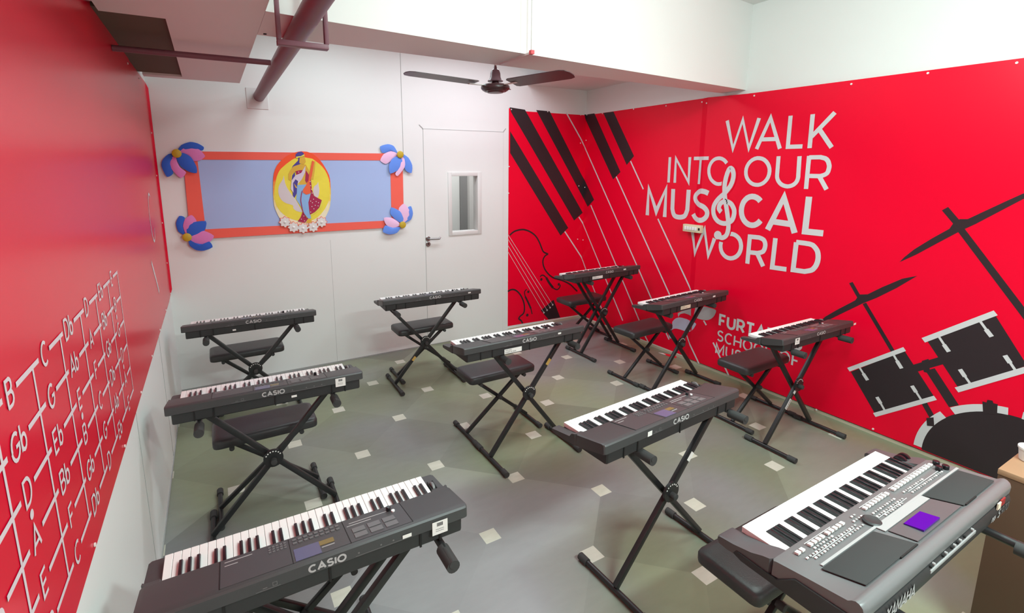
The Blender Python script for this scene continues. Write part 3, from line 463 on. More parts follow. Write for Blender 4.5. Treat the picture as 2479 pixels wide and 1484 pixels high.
# door leaf in the far wall, with its vision panel
dr = tag(bpy.data.objects.new('door_1', None), kind='structure'); COL.objects.link(dr); dr.location = (2.92, 0, 0)
b = MB()
ox = 2.92


def dbox(x0, z0, x1, z1, y0, y1, m): b.box((x0 - ox, y0, z0), (x1 - ox, y1, z1), m)


dbox(2.427, .01, 2.71, 2.42, -.006, 0, WALL); dbox(3.12, .01, 3.42, 2.42, -.006, 0, WALL)
dbox(2.71, .01, 3.12, 1.26, -.006, 0, WALL); dbox(2.71, 1.96, 3.12, 2.42, -.006, 0, WALL)
b.build('door_leaf', dr, smooth=0)
b = MB()
dbox(2.423, 0, 2.427, 2.43, -.003, 0, GAP); dbox(2.42, 2.42, 3.425, 2.425, -.007, 0, JOINT); dbox(3.42, 0, 3.423, 2.43, -.003, 0, GAP)
b.poly([(2.38 - ox, -.004, 2.462), (2.386 - ox, -.004, 2.466), (2.428 - ox, -.004, 2.428), (2.42 - ox, -.004, 2.424)], JOINT)
b.poly([(3.46 - ox, -.004, 2.462), (3.454 - ox, -.004, 2.466), (3.418 - ox, -.004, 2.428), (3.426 - ox, -.004, 2.424)], JOINT)
b.build('door_gap', dr, smooth=0, fix=False)
b = MB()
dbox(2.705, 1.255, 2.748, 1.965, -.016, .1, ALU); dbox(3.075, 1.255, 3.125, 1.965, -.016, .1, ALU)
dbox(2.748, 1.255, 3.075, 1.298, -.016, .1, ALU); dbox(2.748, 1.922, 3.075, 1.965, -.016, .1, ALU)
fr = b.build('vision_panel_frame', dr, bevel=.002)
gm = bpy.data.materials.new('clear_glass'); gm.use_nodes = True
gb = gm.node_tree.nodes['Principled BSDF']; gb.inputs['Transmission Weight'].default_value = 1; gb.inputs['Roughness'].default_value = 0
gb.inputs['IOR'].default_value = 1.1; gb.inputs['Base Color'].default_value = (.95, .97, .97, 1)
b = MB(); dbox(2.746, 1.296, 3.077, 1.924, .04, .045, gm); b.build('glass_pane', fr, smooth=0)


def lever(parent, x, z, y, sx=1, base=ox):
    b = MB()
    b.lathe([(.0275, 0), (.0275, -.006), (.024, -.009), (.009, -.009), (.009, -.04)], (x - base, y, z), CHROME, axis='y')
    b.tube((x - base, y - .04, z), (x - base + sx * .12, y - .045, z - .004), .009, CHROME)
    b.tube((x - base + sx * .12, y - .045, z - .004), (x - base + sx * .135, y - .035, z + .012), .009, CHROME)
    b.build('door_handle', parent)
    b = MB()
    b.lathe([(.0275, 0), (.0275, -.006), (.024, -.009), (.001, -.009)], (x - base, y, z - .062), CHROME, axis='y')
    b.tube((x - base, y - .005, z - .057), (x - base, y - .012, z - .057), .008, SLIT)
    b.build('keyhole_plate', parent)


lever(dr, 2.452, 1.24, -.006)

# the corridor seen through the vision panel
b = MB()
b.box((1.6, 1.45, 0), (5.6, 1.55, 3.1), WALL); b.box((1.6, .1, 3.0), (5.6, 1.45, 3.1), CEIL)
b.box((1.5, .1, 0), (1.6, 1.55, 3.1), WALL); b.box((5.6, .1, 0), (5.7, 1.55, 3.1), WALL)
struct('wall_corridor', b)
b = MB(); b.box((1.6, .1, -.1), (5.6, 1.45, 0), mat('corridor_floor', (140, 140, 138), .5)); struct('floor_corridor', b)
b = MB(); b.box((3.55, 1.41, 0), (3.66, 1.45, 3.0), mat('corridor_grey', (140, 140, 140), .6)); b.box((3.66, 1.34, 0), (3.76, 1.45, 3.0), ALU)
b.box((3.76, 1.43, 0), (3.79, 1.45, 3.0), mat('corridor_gap', (60, 60, 60), .7)); struct('trim_corridor', b)
d2 = tag(bpy.data.objects.new('door_2', None), kind='structure'); COL.objects.link(d2); d2.location = (4.25, 1.45, 0)
b = MB(); b.box((-.45, -.02, .01), (.45, 0, 2.3), ALU); b.build('door_leaf', d2, bevel=.002)
lever(d2, 3.9, 1.14, -.02, 1, 4.25)

# ------------------------------------------------------------------ red mural banner over the corner
UF0, UF1 = W_ROOM + 1.73, W_ROOM + 1.80      # a pleat: the sheet steps forward here


def mural(off):
    def f(u, v):
        if u <= W_ROOM: return Vector((min(u, W_ROOM - off - .003), -off - .003, v))
        k = min(1, max(0, (u - UF0) / (UF1 - UF0)))
        return Vector((W_ROOM - off - .003 - .02 * k, -max(u - W_ROOM, off + .003), v))
    return f


mr = root('mural_banner', (3.5, -.01, .05), 'long red wall banner printed with piano keys, violin, slogan and drum kit', 'banner')
MI = mr.matrix_basis.inverted() if False else Matrix.Translation(-Vector(mr.location))


def lay(off):
    g = mural(off)
    return lambda u, v: MI @ g(u, v)


CUTS = (W_ROOM, UF0, UF1)
b = MB()
us = [3.497 + (W_ROOM - 3.497) * i / 6 for i in range(7)] + [W_ROOM + .004, W_ROOM + .5, W_ROOM + 1, W_ROOM + 1.4, UF0, UF0 + .035, UF1] + [W_ROOM + 2.2 + .5 * i for i in range(9)]
TOP = lambda u: 2.695 if u < 3.6 else (2.67 if u < W_ROOM + 2 else 2.655 - .01 * (u - W_ROOM - 2))
BOT = lambda u: .06 - .0 * u if u < 3.6 else (.035 if u > W_ROOM else .06 - (u - 3.6) * .02)
g = lay(.0)
vs = []; fs = []
for u in us: vs += [g(u, BOT(u)), g(u, TOP(u))]
for i in range(len(us) - 1): fs.append((2 * i, 2 * i + 2, 2 * i + 3, 2 * i + 1))
b.add(vs, fs, RED)
sheet = b.build('vinyl_sheet', mr, smooth=0, fix=False)

print_mesh('piano_key_print', D['piano_polys'], lay(.0012), INK, mr, CUTS)
print_mesh('key_line_print', [q for l in D['keylines'] for q in ribbon(l, .017)], lay(.0016), PRINT, mr, CUTS)
print_mesh('slogan_lettering', [q for w, l in D['slogan'] for q in ribbon(l, w)], lay(.002), PRINT, mr, CUTS)
clef = [q for w, l in D['clef'] for q in ribbon(l, w)] + [D['clefblob']]
halo = [q for w, l in D['clef'] for q in ribbon(l, w + .022)]
print_mesh('clef_outline_print', halo, lay(.003), RED, mr, CUTS)
print_mesh('treble_clef_print', clef, lay(.004), PRINT, mr, CUTS)
print_mesh('school_emblem_print', [D['logo'][0]], lay(.002), mat('grey_ink', (182, 176, 176), .4), mr)
print_mesh('school_emblem_print', [D['logo'][1]], lay(.002), PRINTP, mr)
sch = []
for s, u0, v0, h, w, sx in (('FURTADOS', 6.77, .490, .105, .024, 1.08), ('SCHOOL OF', 6.762, .336, .097, .016, 1.05), ('MUSIC', 6.755, .200, .1, .016, 1.05)):
    ls, _ = text_strokes(s, h, sx, .2)
    sch += [q for l in ls for q in ribbon([(u0 + x, v0 + y) for x, y in l], w)]
print_mesh('school_lettering', sch, lay(.002), PRINT, mr)
for nm, ks, bl in (('violin_outline_print', (0, 1), ()), ('violin_outline_print', (2,), ()), ('sound_hole_print', (3, 4, 5), (0, 1)), ('sound_hole_print', (6, 7, 8), (2, 3))):
    print_mesh(nm, [q for k in ks for q in ribbon(D['violin'][k][1], D['violin'][k][0])] + [disc(*D['violin_blobs'][k]) for k in bl], lay(.0012), INK, mr, CUTS)
print_mesh('violin_tail_print', [D['violin_tail']], lay(.0012), INK, mr, CUTS)
print_mesh('violin_string_print', [q for l in D['violin_strings'] for q in ribbon(l, .005)] + [disc(l[1], .012) for l in D['violin_strings']], lay(.002), PRINT, mr)
bc = D['bass'][:2]; br = D['bass'][2]


def above(pts, z=.035): return [(u, max(v, z)) for u, v in pts]


drum = list(D['drum_dark']) + [q for w, l in D['drum_dark_lines'] for q in ribbon(l, w)]
drum.append(above([(bc[0] + (br - .045) * cos(radians(a)), bc[1] + (br - .045) * sin(radians(a))) for a in range(0, 181, 5)] + [(bc[0] - br + .05, .04), (bc[0] + br - .05, .04)]))
print_mesh('drum_kit_print', drum, lay(.0014), INK, mr)
ringp = []
for a in range(0, 180, 4):
    if 84 < a < 96 or 130 < a < 140: continue
    o = []
    for r_, t in ((br, a), (br, a + 4), (br - .047, a + 4), (br - .047, a)): o.append((bc[0] + r_ * cos(radians(t)), bc[1] + r_ * sin(radians(t))))
    ringp.append(above(o))
print_mesh('drum_rim_print', ringp + [q for w, l in D['drum_white_lines'] for q in ribbon(l, w)] + [q for l in D["drum_lugs"] for q in ribbon(l, .024)], lay(.0028), PRINT, mr)
print_mesh('drum_clamp_print', [D['drum_dark'][4]], lay(.004), INK, mr)
print_mesh('drum_clamp_print', [D['drum_dark'][5]], lay(.004), INK, mr)
for u, v in D['pins']:
    b = MB(); p = lay(.0)(u, v); nrm = (0, -1, 0) if u < W_ROOM else (-1, 0, 0)
    b.tube(p, Vector(p) + Vector(nrm) * .005, .007, STICK, 10); b.build('banner_pin', mr)

# ------------------------------------------------------------------ red fretboard banner on the side wall
fb = root('fretboard_banner', (.003, -3.2, .9), 'glossy red wall banner printed with a pale guitar fretboard note chart', 'banner')
FI = Matrix.Translation(-Vector(fb.location))


def layl(off): return lambda u, v: FI @ Vector((.004 + off, u, v))


b = MB()
ys = [-.02, -.25, -.98, -1.3, -1.8, -2.4, -3.2, -4.0, -4.8, -5.6, -6.4]
g = layl(0)
vs = [FI @ Vector((.018, -.004, .96)), FI @ Vector((.018, -.004, 2.66))]
for y in ys: vs += [g(y, .9 if y < -.1 else .915), g(y, 2.70 if y > -1 else 2.745)]
b.add(vs, [(2 * i, 2 * i + 1, 2 * i + 3, 2 * i + 2) for i in range(len(ys))], REDL)
b.build('vinyl_sheet', fb, smooth=0, fix=False)
rows = ['E Eb D Db C B Bb A Ab'.split(), 'B Bb A Ab G Gb F E Eb'.split(), 'G Gb F E Eb D Db C B'.split(), 'D Db C B Bb A Ab G Gb'.split(), 'A Ab G Gb F E Eb D Db'.split(), 'E Eb D Db C B Bb A Ab'.split()]
pol = []
z0r, dz, y0r, dy = 1.56, .1095, -2.59, -.241
for r, row in enumerate(rows):
    z = z0r - dz * r
    for c, nm in enumerate(row):
        yc = y0r + dy * c
        ls, wd_ = text_strokes(nm, .056, 1.1, .14)
        # read with the far end of the wall to the reader's side: u runs towards -y to +y
        pol += [q for l in ls for q in ribbon([(yc - wd_ / 2 + x, z - .028 + y) for x, y in l], .0085)]
        hw = wd_ / 2
        w2 = text_strokes(row[c - 1], .056, 1.1, .14)[1] / 2 if c else .04
        a0 = yc + hw + .02; a1 = yc - dy - w2 - .022
        if c == 0: a1 = yc + .152
        pol += ribbon([(a0, z), (a1, z)], .0125)
for c in range(9):
    yf = -2.44 + dy * c
    pol += ribbon([(yf, 1.566), (yf, 1.005)], .0105)
for c, r in ((0, 1.5), (0, 3.5), (3, 2.5), (5, 2.5), (7, 2.5)):
    pol.append(disc((y0r + dy * c - .0, z0r - dz * r), .011))
print_mesh('note_chart_print', pol, layl(.0012), mat('pale_pink_ink', (222, 206, 212), .4), fb)
print_mesh('guitar_neck_print', ribbon([(-1.14, 1.39), (-1.0, 1.25), (-.9, 1.13)], .035), layl(.0012), PRINT, fb)
print_mesh('guitar_ring_print', ribbon(arc(-.8, 1.66, .12, .17, 60, 330, 24), .018), layl(.0012), PRINT, fb)
for y, z in [(-.03, 2.3), (-.03, 1.95), (-.03, 1.55), (-.03, 1.2), (-.04, .93), (-.6, .92), (-1.15, .92), (-1.7, .92), (-2.25, .92), (-2.8, .92), (-3.4, .92), (-.5, 2.66), (-1.1, 2.66)]:
    b = MB(); p = FI @ Vector((.005, y, z)); b.tube(p, p + Vector((.004, 0, 0)), .006, STICK, 10); b.build('banner_pin', fb)

# ------------------------------------------------------------------ display board
db = root('display_board', (1.19, 0, 1.39), 'pale blue display board with orange border, corner paper flowers and oval picture', 'board')


def bp(y): return lambda p: (p[0] - 1.19, y, p[1] - 1.39)


BLUE = mat('pale_blue_paper', (170, 190, 234), .7, noise=.02, nscale=2); ORANGE = mat('coral_paper', (246, 100, 84), .7)
b = MB(); b.box((-.985, -.012, .005), (.985, -.001, .765), BLUE); b.build('backing_panel', db)
for pts in ([(.2, 2.155), (2.18, 2.16), (2.18, 2.09), (.2, 2.085)], [(.2, 1.39), (2.18, 1.39), (2.18, 1.465), (.2, 1.475)], [(.2, 1.39), (.325, 1.39), (.315, 2.155), (.21, 2.155)], [(2.04, 1.39), (2.175, 1.39), (2.185, 2.16), (2.05, 2.16)]):
    b = MB(); b.slab([bp(-.012)(p) for p in pts], (0, -.003 - (.001 if pts[0][0] > .3 or pts[1][0] < .4 else 0), 0), ORANGE); b.build('paper_border', db, smooth=0)
PETB = mat('cobalt_paper', (42, 98, 206), .7); PETB2 = mat('cornflower_paper', (100, 146, 238), .7)
PETP = mat('pink_paper', (224, 130, 196), .7); PETP2 = mat('pale_pink_paper', (242, 196, 232), .7); GOLD = mat('gold_glitter', (196, 166, 40), .5, noise=.4, nscale=400)


def petal(pts, y, m, parent):
    """a folded paper petal: its middle stands proud of its rim"""
    cx = sum(p[0] for p in pts) / len(pts); cz = sum(p[1] for p in pts) / len(pts)
    fine = []
    n = len(pts)
    for i in range(n):
        p0, p1, p2, p3 = (Vector(pts[(i + k) % n]) for k in (-1, 0, 1, 2))
        for t in (0, .34, .67): fine.append(.5 * ((2 * p1) + (p2 - p0) * t + (2 * p0 - 5 * p1 + 4 * p2 - p3) * t * t + (3 * p1 - p0 - 3 * p2 + p3) * t ** 3) * .7 + .3 * (p1.lerp(p2, t)))
    b = MB(); vs = [bp(y - .012)((cx, cz))] + [bp(y)(p) for p in fine] + [bp(y + .002)(p) for p in fine]
    k = len(fine)
    b.add(vs, [(0, 1 + i, 1 + (i + 1) % k) for i in range(k)] + [(1 + i, 1 + k + i, 1 + k + (i + 1) % k, 1 + (i + 1) % k) for i in range(k)], m)
    return b.build('petal', parent, fix=False, smooth=50)


for k, (c, ps) in enumerate(D['lotus']):
    b = MB(); b.lathe([(.036, -.042), (.036, -.049), (.03, -.053), (.001, -.053)], (c[0] - 1.19, 0, c[1] - 1.39), GOLD, axis='y', n=20)
    fl = b.build('paper_flower', db)
    for i, (col, pts) in enumerate(ps):
        petal(pts, -.0165 - .005 * i, (PETB if k < 2 else PETB2) if col == 'b' else (PETP if k < 2 else PETP2), fl)
# oval picture: cut paper layers
om = mat('flame_orange_paper', (250, 84, 44), .7)         # painted sheet: flame orange above, cream towards the foot
nt = om.node_tree; tcn = nt.nodes.new('ShaderNodeTexCoord'); spn = nt.nodes.new('ShaderNodeSeparateXYZ'); nt.links.new(tcn.outputs['Object'], spn.inputs[0])
nn = nt.nodes.new('ShaderNodeTexNoise'); nn.inputs['Scale'].default_value = 26; nt.links.new(tcn.outputs['Object'], nn.inputs['Vector'])
ad = nt.nodes.new('ShaderNodeMath'); ad.operation = 'MULTIPLY_ADD'; ad.inputs[1].default_value = .22; nt.links.new(nn.outputs['Fac'], ad.inputs[0]); nt.links.new(spn.outputs[2], ad.inputs[2])
cr = nt.nodes.new('ShaderNodeValToRGB'); nt.links.new(ad.outputs[0], cr.inputs[0])
cr.color_ramp.elements[0].position = .33; cr.color_ramp.elements[0].color = lin((240, 232, 200)); cr.color_ramp.elements[1].position = .62; cr.color_ramp.elements[1].color = lin((250, 84, 40))
e_ = cr.color_ramp.elements.new(.47); e_.color = lin((242, 206, 84)); nt.links.new(cr.outputs[0], nt.nodes['Principled BSDF'].inputs['Base Color'])
b = MB(); b.slab([bp(-.0155)(p) for p in D['oval']], (0, -.002, 0), om); ov = b.build('oval_picture', db, smooth=0)
b = MB(); b.slab([bp(-.0175)(p) for p in D['sun']], (0, -.001, 0), mat('sun_yellow_paper', (238, 220, 70), .7, noise=.1, nscale=14)); b.build('yellow_disc', ov, smooth=0)
b = MB()
for w in D['wings']: b.slab([bp(-.0185)(p) for p in w], (0, -.001, 0), mat('swan_white', (216, 206, 208), .7))
b.build('swan_wing', ov, smooth=0)
FC = {'hair': (76, 64, 150), 'skin': (222, 176, 62), 'skirt': (140, 182, 228), 'blouse': (170, 30, 76), 'sash': (218, 206, 220), 'veena': (238, 100, 60), 'trim': (232, 224, 90)}
for i, k in enumerate(('hair', 'skin', 'skirt', 'blouse', 'sash', 'veena', 'trim')):
    b = MB()
    for w in D['figure'][k]: b.slab([bp(-.0195 - .0008 * i)(p) for p in w], (0, -.0008, 0), mat('paper_' + k, FC[k], .7))
    b.build({'hair': 'paper_hair', 'skin': 'paper_skin', 'skirt': 'paper_skirt', 'blouse': 'paper_blouse', 'sash': 'paper_sash', 'veena': 'paper_lute', 'trim': 'paper_trim'}[k], ov, smooth=0)
b = MB()
for q in ribbon(D['hem'], .007): b.slab([bp(-.0265)(p) for p in q], (0, -.0006, 0), MATS['paper_blouse'])
b.build('paper_hem', ov, smooth=0)
b = MB()
for c in D['spots']: b.slab([bp(-.0265)(p) for p in disc(c, .0042, 8)], (0, -.0005, 0), STICK)
b.build('dotted_print', ov, smooth=0)
for c in D['minis']:
    b = MB()
    for j, (r, m, y) in enumerate(((.05, mat('coral_petal', (240, 120, 96), .7), -.022), (.044, mat('paper_white', (228, 224, 222), .7), -.026))):
        pts = [(c[0] + r * (1 + .14 * cos(8 * t)) * cos(t), c[1] + r * (1 + .14 * cos(8 * t)) * sin(t)) for t in [2 * pi * q / 48 for q in range(48)]]
        b.slab([bp(y)(p) for p in pts], (0, -.003, 0), m)
    sf = b.build('small_paper_flower', ov, smooth=0)
    b = MB(); b.lathe([(.012, -.029), (.01, -.035), (.001, -.038)], (c[0] - 1.19, 0, c[1] - 1.39), WKEY, axis='y', n=12); b.build('bead', sf)

# ------------------------------------------------------------------ switch box on the mural
sw = root('switch_box', (W_ROOM - .0275, -1.755, 1.37), 'cream wall switch box with white rocker switches over the printed slogan', 'switch')
b = MB(); b.box((-.045, -.105, 0), (0.0, .105, .075), mat('cream_plastic', (224, 212, 178), .4)); bx = b.build('box', sw, bevel=.004)
for i in range(5):
    b = MB(); b.box((-.051, -.062 + i * .03, .02), (-.045, -.038 + i * .03, .056), WKEY); b.build('rocker_switch', sw, bevel=.001)
b = MB(); b.box((-.0465, -.098, .025), (-.0449, -.078, .05), SLIT); b.build('socket', sw, smooth=0)

# ------------------------------------------------------------------ ceiling fan
fan = root('ceiling_fan', (2.13, -2.06, 2.69), 'dark brown three-blade ceiling fan hanging from the beam', 'fan')
b = MB(); b.tube((0, 0, 0), (0, 0, -.13), .008, ALU); b.build('down_rod', fan)
b = MB(); b.lathe([(.006, .0), (.012, -.03), (.018, -.034), (.027, -.04), (.034, -.06), (.036, -.085), (.046, -.105), (.053, -.108), (.05, -.112), (.02, -.112)], (0, 0, 0), mat('fan_canopy', (120, 92, 100), .35)); b.build('canopy', fan)
b = MB(); b.lathe([(.02, -.105), (.025, -.125), (.06, -.13), (.09, -.135), (.097, -.145), (.097, -.158), (.085, -.17), (.078, -.17), (.075, -.176), (.055, -.178), (.053, -.184), (.03, -.186), (.001, -.186)], (0, 0, 0), BROWNF, n=36); b.build('motor_housing', fan)
for ang, droop, pitch in ((180, .012, 2), (-76, -.005, -14), (54, .035, 5)):
    b = MB(); r0, r1 = .15, .64
    out = [(r0, -.05), (r0 + .02, -.062), (r1 - .05, -.062), (r1 - .015, -.05), (r1, -.02), (r1, .02), (r1 - .015, .05), (r1 - .05, .062), (r0 + .02, .062), (r0, .05)]
    tp = math.tan(radians(pitch))
    b.slab([(x, y, -.137 + droop * (x / r1) * 2 + y * tp) for x, y in out], (0, 0, .004), BROWNF)
    bl = b.build('fan_blade', fan, smooth=0); bl.rotation_euler = (0, 0, radians(ang))
    b = MB(); b.box((.08, -.012, -.143), (.2, .012, -.138), ALU); b.build('blade_arm', bl)

# cable conduit down the beam's face and along its underside to the fan
cc = root('cable_conduit', (2.145, -2.47, 2.69), 'thin white cable conduit running down the beam to the fan', 'conduit')
b = MB(); b.tube((0, 0, 0), (0, 0, .7), .006, ALU); b.build('conduit_drop', cc)
b = MB(); b.box((-.008, .0, -.012), (.008, .37, 0), ALU); b.build('conduit_run', cc)
b = MB(); b.box((-.012, -.012, -.014), (.012, .012, .008), mat('red_tape', (214, 60, 70), .5)); b.build('red_clip', cc)

# ------------------------------------------------------------------ roof pipe, its brace and hanger
rp = root('roof_pipe', (.83, -2.5, 2.56), 'thick maroon steel pipe running below the soffit into the far wall', 'pipe')
b = MB(); b.tube((.02, 2.5, .09), (-.03, -2.2, .075), .047, PIPE, 28); b.build('pipe_tube', rp)
b = MB(); b.box((-.085, 2.493, -.02), (.09, 2.5, .16), ALU); b.build('wall_plate', rp, smooth=0)
tb = root('brace_pipe', (.0, -1.71, 2.6), 'thin maroon brace tube from the side wall to the thick roof pipe', 'pipe')
b = MB(); b.tube((.006, 0, .03), (.775, 0, .03), .016, PIPE, 18); b.build('brace_tube', tb)
hg = root('pipe_hanger', (.81, -2.65, 2.53), 'maroon angle-iron hanger frame looped under the thick roof pipe', 'bracket')
b = MB(); b.box((-.11, -.02, 0), (.105, .02, .022), PIPE); b.build('hanger_bar', hg, bevel=.002)
for x in (-.11, .09):
    b = MB(); b.box((x, -.015, .022), (x + .018, .015, .84), PIPE); b.build('hanger_post', hg, bevel=.002)
b = MB(); b.box((-.11, .5, .16), (-.09, .53, .5), PIPE); b.build('rear_strut', hg, bevel=.002)

# ------------------------------------------------------------------ keyboards
KL = .846; KW = KL / 36


def white_key_mesh(d=.137):
    b = MB(); b.box((.0004, -d, -.02), (KW - .0006, .0, 0), WKEY); return b.mesh('white_key', bevel=.0012, seg=1)


def black_key_mesh(d=.137):
    b = MB()
    y0, y1 = -.05, -d
    vs = [(-.0055, y0, 0), (.0055, y0, 0), (.0055, y1, 0), (-.0055, y1, 0), (-.0045, y0 - .008, .0115), (.0045, y0 - .008, .0115), (.0045, y1, .0115), (-.0045, y1, .0115)]
    b.add(vs, [(0, 3, 2, 1), (4, 5, 6, 7), (0, 1, 5, 4), (1, 2, 6, 5), (2, 3, 7, 6), (3, 0, 4, 7)], BKEY)
    return b.mesh('black_key', bevel=.001, seg=1)


WK, BK = white_key_mesh(), black_key_mesh()
NAMES_DOWN = 'CBAGFED'
OFF = Vector((KL / 2, -.13, -.052))      # the keyboard's own origin: middle of its underside


def T(x, y, z): return (x - OFF.x, -y - OFF.y, z - OFF.z)     # x along the keys, y towards the rear, z above the key tops


def add_keys(rt):
    for i in range(36): linkc('white_key', WK, rt, T(i * KW, 0, 0))
    for i in range(35):
        a, c = NAMES_DOWN[i % 7], NAMES_DOWN[(i + 1) % 7]
        if (a, c) in (('C', 'B'), ('F', 'E')): continue
        linkc('black_key', BK, rt, T((i + 1) * KW, 0, .0))


def prof_loft(b, xs, prof, m):
    """profile (y, z) swept along x; xs: list of (x, inset towards the profile's middle)"""
    cy = sum(p[0] for p in prof) / len(prof); cz = sum(p[1] for p in prof) / len(prof)
    b.loft([[T(x, y + (cy - y) * k, z + (cz - z) * k * .5) for y, z in prof] for x, k in xs], m)


def tilted(b, x0, y0, x1, y1, h, m, slope, z00):
    """a thin plate lying on the sloping panel"""
    f = lambda x, y, k: T(x, y, z00 + (y - .135) * slope + k)
    vs = [f(x0, y0, 0), f(x1, y0, 0), f(x1, y1, 0), f(x0, y1, 0), f(x0, y0, h), f(x1, y0, h), f(x1, y1, h), f(x0, y1, h)]
    b.add(vs, [(0, 3, 2, 1), (4, 5, 6, 7), (0, 1, 5, 4), (1, 2, 6, 5), (2, 3, 7, 6), (3, 0, 4, 7)], m)


def rear_text(name, parent, s, x0, z0, h, w, yr, m, sx=1.0, gap=.16, shear=0.0):
    ls, ln = text_strokes(s, h, sx, gap)
    pol = [q for l in ls for q in ribbon([(x0 + x + y * shear, z0 + y) for x, y in l], w)]
    return print_mesh(name, pol, lambda u, v: Vector(T(u, yr, v)), m, parent)


def casio(loc, yaw, label, stickers, scale=1.0):
    px, py, pz = loc
    rt = root('digital_keyboard', (0, 0, 0), label, 'keyboard', 'black digital keyboards on stands', radians(yaw))
    rt.scale = (scale,) * 3
    c, s = cos(radians(yaw)), sin(radians(yaw))
    q = Vector((OFF.x, -OFF.y, OFF.z)) * scale
    rt.location = (px + q.x * c + q.y * s, py + q.x * s - q.y * c, pz + q.z)
    if PROTO.get('kb') is None:
        A_, B_ = -.047, KL + .058
        b = MB()
        panel = [(.128, -.03), (.130, .0155), (.136, .018), (.270, .0435), (.284, .0465), (.294, .0455), (.2985, .040), (.3005, .006), (.292, .001), (.15, -.035)]
        prof_loft(b, [(A_, .1), (A_ + .004, .03), (A_ + .014, 0), (B_ - .014, 0), (B_ - .004, .03), (B_, .1)], panel, KEYB)
        cheek = [(-.034, -.036), (-.030, -.028), (.096, -.010), (.112, .0095), (.131, .0155), (.131, -.04), (.0, -.047), (-.03, -.046)]
        prof_loft(b, [(A_, .12), (A_ + .008, 0), (-.0015, 0)], cheek, KEYB)
        prof_loft(b, [(KL + .0015, 0), (B_ - .008, 0), (B_, .12)], cheek, KEYB)
        b.add([T(x, y, z) for x in (-.0015, KL + .0015) for y, z in ((.004, -.046), (.004, -.0215), (.131, -.0215), (.131, -.046))], [(0, 1, 2, 3), (7, 6, 5, 4), (0, 4, 5, 1), (1, 5, 6, 2), (3, 2, 6, 7), (0, 3, 7, 4)], KEYB_D)
        b.build('case', rt, smooth=32)
        b = MB()
        base = [(.01, -.044), (.02, -.052), (.284, -.052), (.2905, -.045), (.2915, .004), (.15, .004), (.14, -.03), (.02, -.03)]
        prof_loft(b, [(-.022, .05), (-.016, 0), (KL + .034, 0), (KL + .04, .05)], base, KEYB_D)
        for x in (.07, .155, .44, .73, .80):
            b.box(T(x, .2905, -.05), T(x + .007, .2945, .003), SLIT)
        b.build('lower_base', rt, smooth=32)
        add_keys(rt)
        sl, z0 = .19, .0182
        b = MB(); tilted(b, .153, .140, .712, .282, .0012, KEYB_P, sl, z0)
        for x in (.152, .343, .511, .711): tilted(b, x, .139, x + .0025, .283, .0016, SLIT, sl, z0)
        b.build('control_panel', rt, smooth=0)
        b = MB(); tilted(b, .352, .212, .426, .280, .0025, LCD, sl, z0); tilted(b, .426, .214, .470, .240, .0027, LCDO, sl, z0); tilted(b, .43, .25, .468, .2535, .0024, LOGO, sl, z0)
        b.build('display', rt, smooth=0)
        b = MB()
        for r in range(2):
            for i in range(9): tilted(b, .355 + i * .0165, .152 + r * .02, .366 + i * .0165, .161 + r * .02, .004, SILVER, sl, z0)
        for r in range(3):
            for i in range(5): tilted(b, .285 + i * .011, .15 + r * .014, .292 + i * .011, .158 + r * .014, .003, SILVER, sl, z0)
        b.build('button_bank', rt, smooth=0)
        b = MB()
        for r in range(2):
            for i in range(3): tilted(b, .53 + i * .05, .205 + r * .034, .57 + i * .05, .232 + r * .034, .003, SILVER, sl, z0)
        b.build('pad_bank', rt, smooth=0)
        for x0, x1, y in ((.165, .24, .152), (.165, .2, .172), (.53, .66, .165), (.52, .6, .18)):
            b = MB(); tilted(b, x0, y, x1, y + .0035, .0016, LOGO, sl, z0); b.build('panel_print', rt, smooth=0)
        b = MB(); p = T(.665, .165, .026); b.lathe([(.008, 0), (.008, .012), (.006, .014), (.001, .014)], p, BKEY, n=16); b.lathe([(.006, 0), (.006, .005), (.001, .006)], (p[0] + .012, p[1] - .016, p[2] + .002), WKEY, n=14); b.build('volume_knob', rt)
        b = MB(); p = T(KL + .018, .075, -.012); b.lathe([(.019, -.006), (.022, -.004), (.022, .004), (.019, .006)], p, SILVER, axis='x', n=24); b.box((p[0] - .012, p[1] - .028, p[2] - .01), (p[0] - .008, p[1] + .028, p[2] + .012), SLIT); b.box((p[0] + .008, p[1] - .028, p[2] - .01), (p[0] + .012, p[1] + .028, p[2] + .012), SLIT); b.build('pitch_wheel', rt)
        ls, ln = text_strokes('CASIO', .020, 1.22, .2)
        yr = lambda v: .2985 + (.040 - v) * (.002 / .034) + .0008
        pol = [q for l in ls for q in ribbon([(.383 + x * (.108 / ln), .0125 + y) for x, y in l], .0058)]
        print_mesh('maker_lettering', pol, lambda u, v: Vector(T(u, yr(v), v)), LOGO, rt)
        pol = [[(.24, .009), (.305, .009), (.305, .0105), (.24, .0105)], [(.258, .014), (.27, .014), (.27, .0165), (.258, .0165)]] + ribbon([(.285, .014), (.296, .014), (.296, .024), (.285, .024), (.285, .014)], .0015)
        print_mesh('port_print', pol, lambda u, v: Vector(T(u, yr(v), v)), DIM, rt)
        pol = [[(.52, .009), (.7, .009), (.7, .0105), (.52, .0105)]] + [disc((x, .0185), .003, 10) for x in (.6, .64, .68, .53)]
        print_mesh('port_print', pol, lambda u, v: Vector(T(u, yr(v), v)), DIM, rt)
        PROTO['kb'] = rt
    else:
        for ch in PROTO['kb'].children:
            if ch.get('own'): continue
            copy_tree(ch, rt)
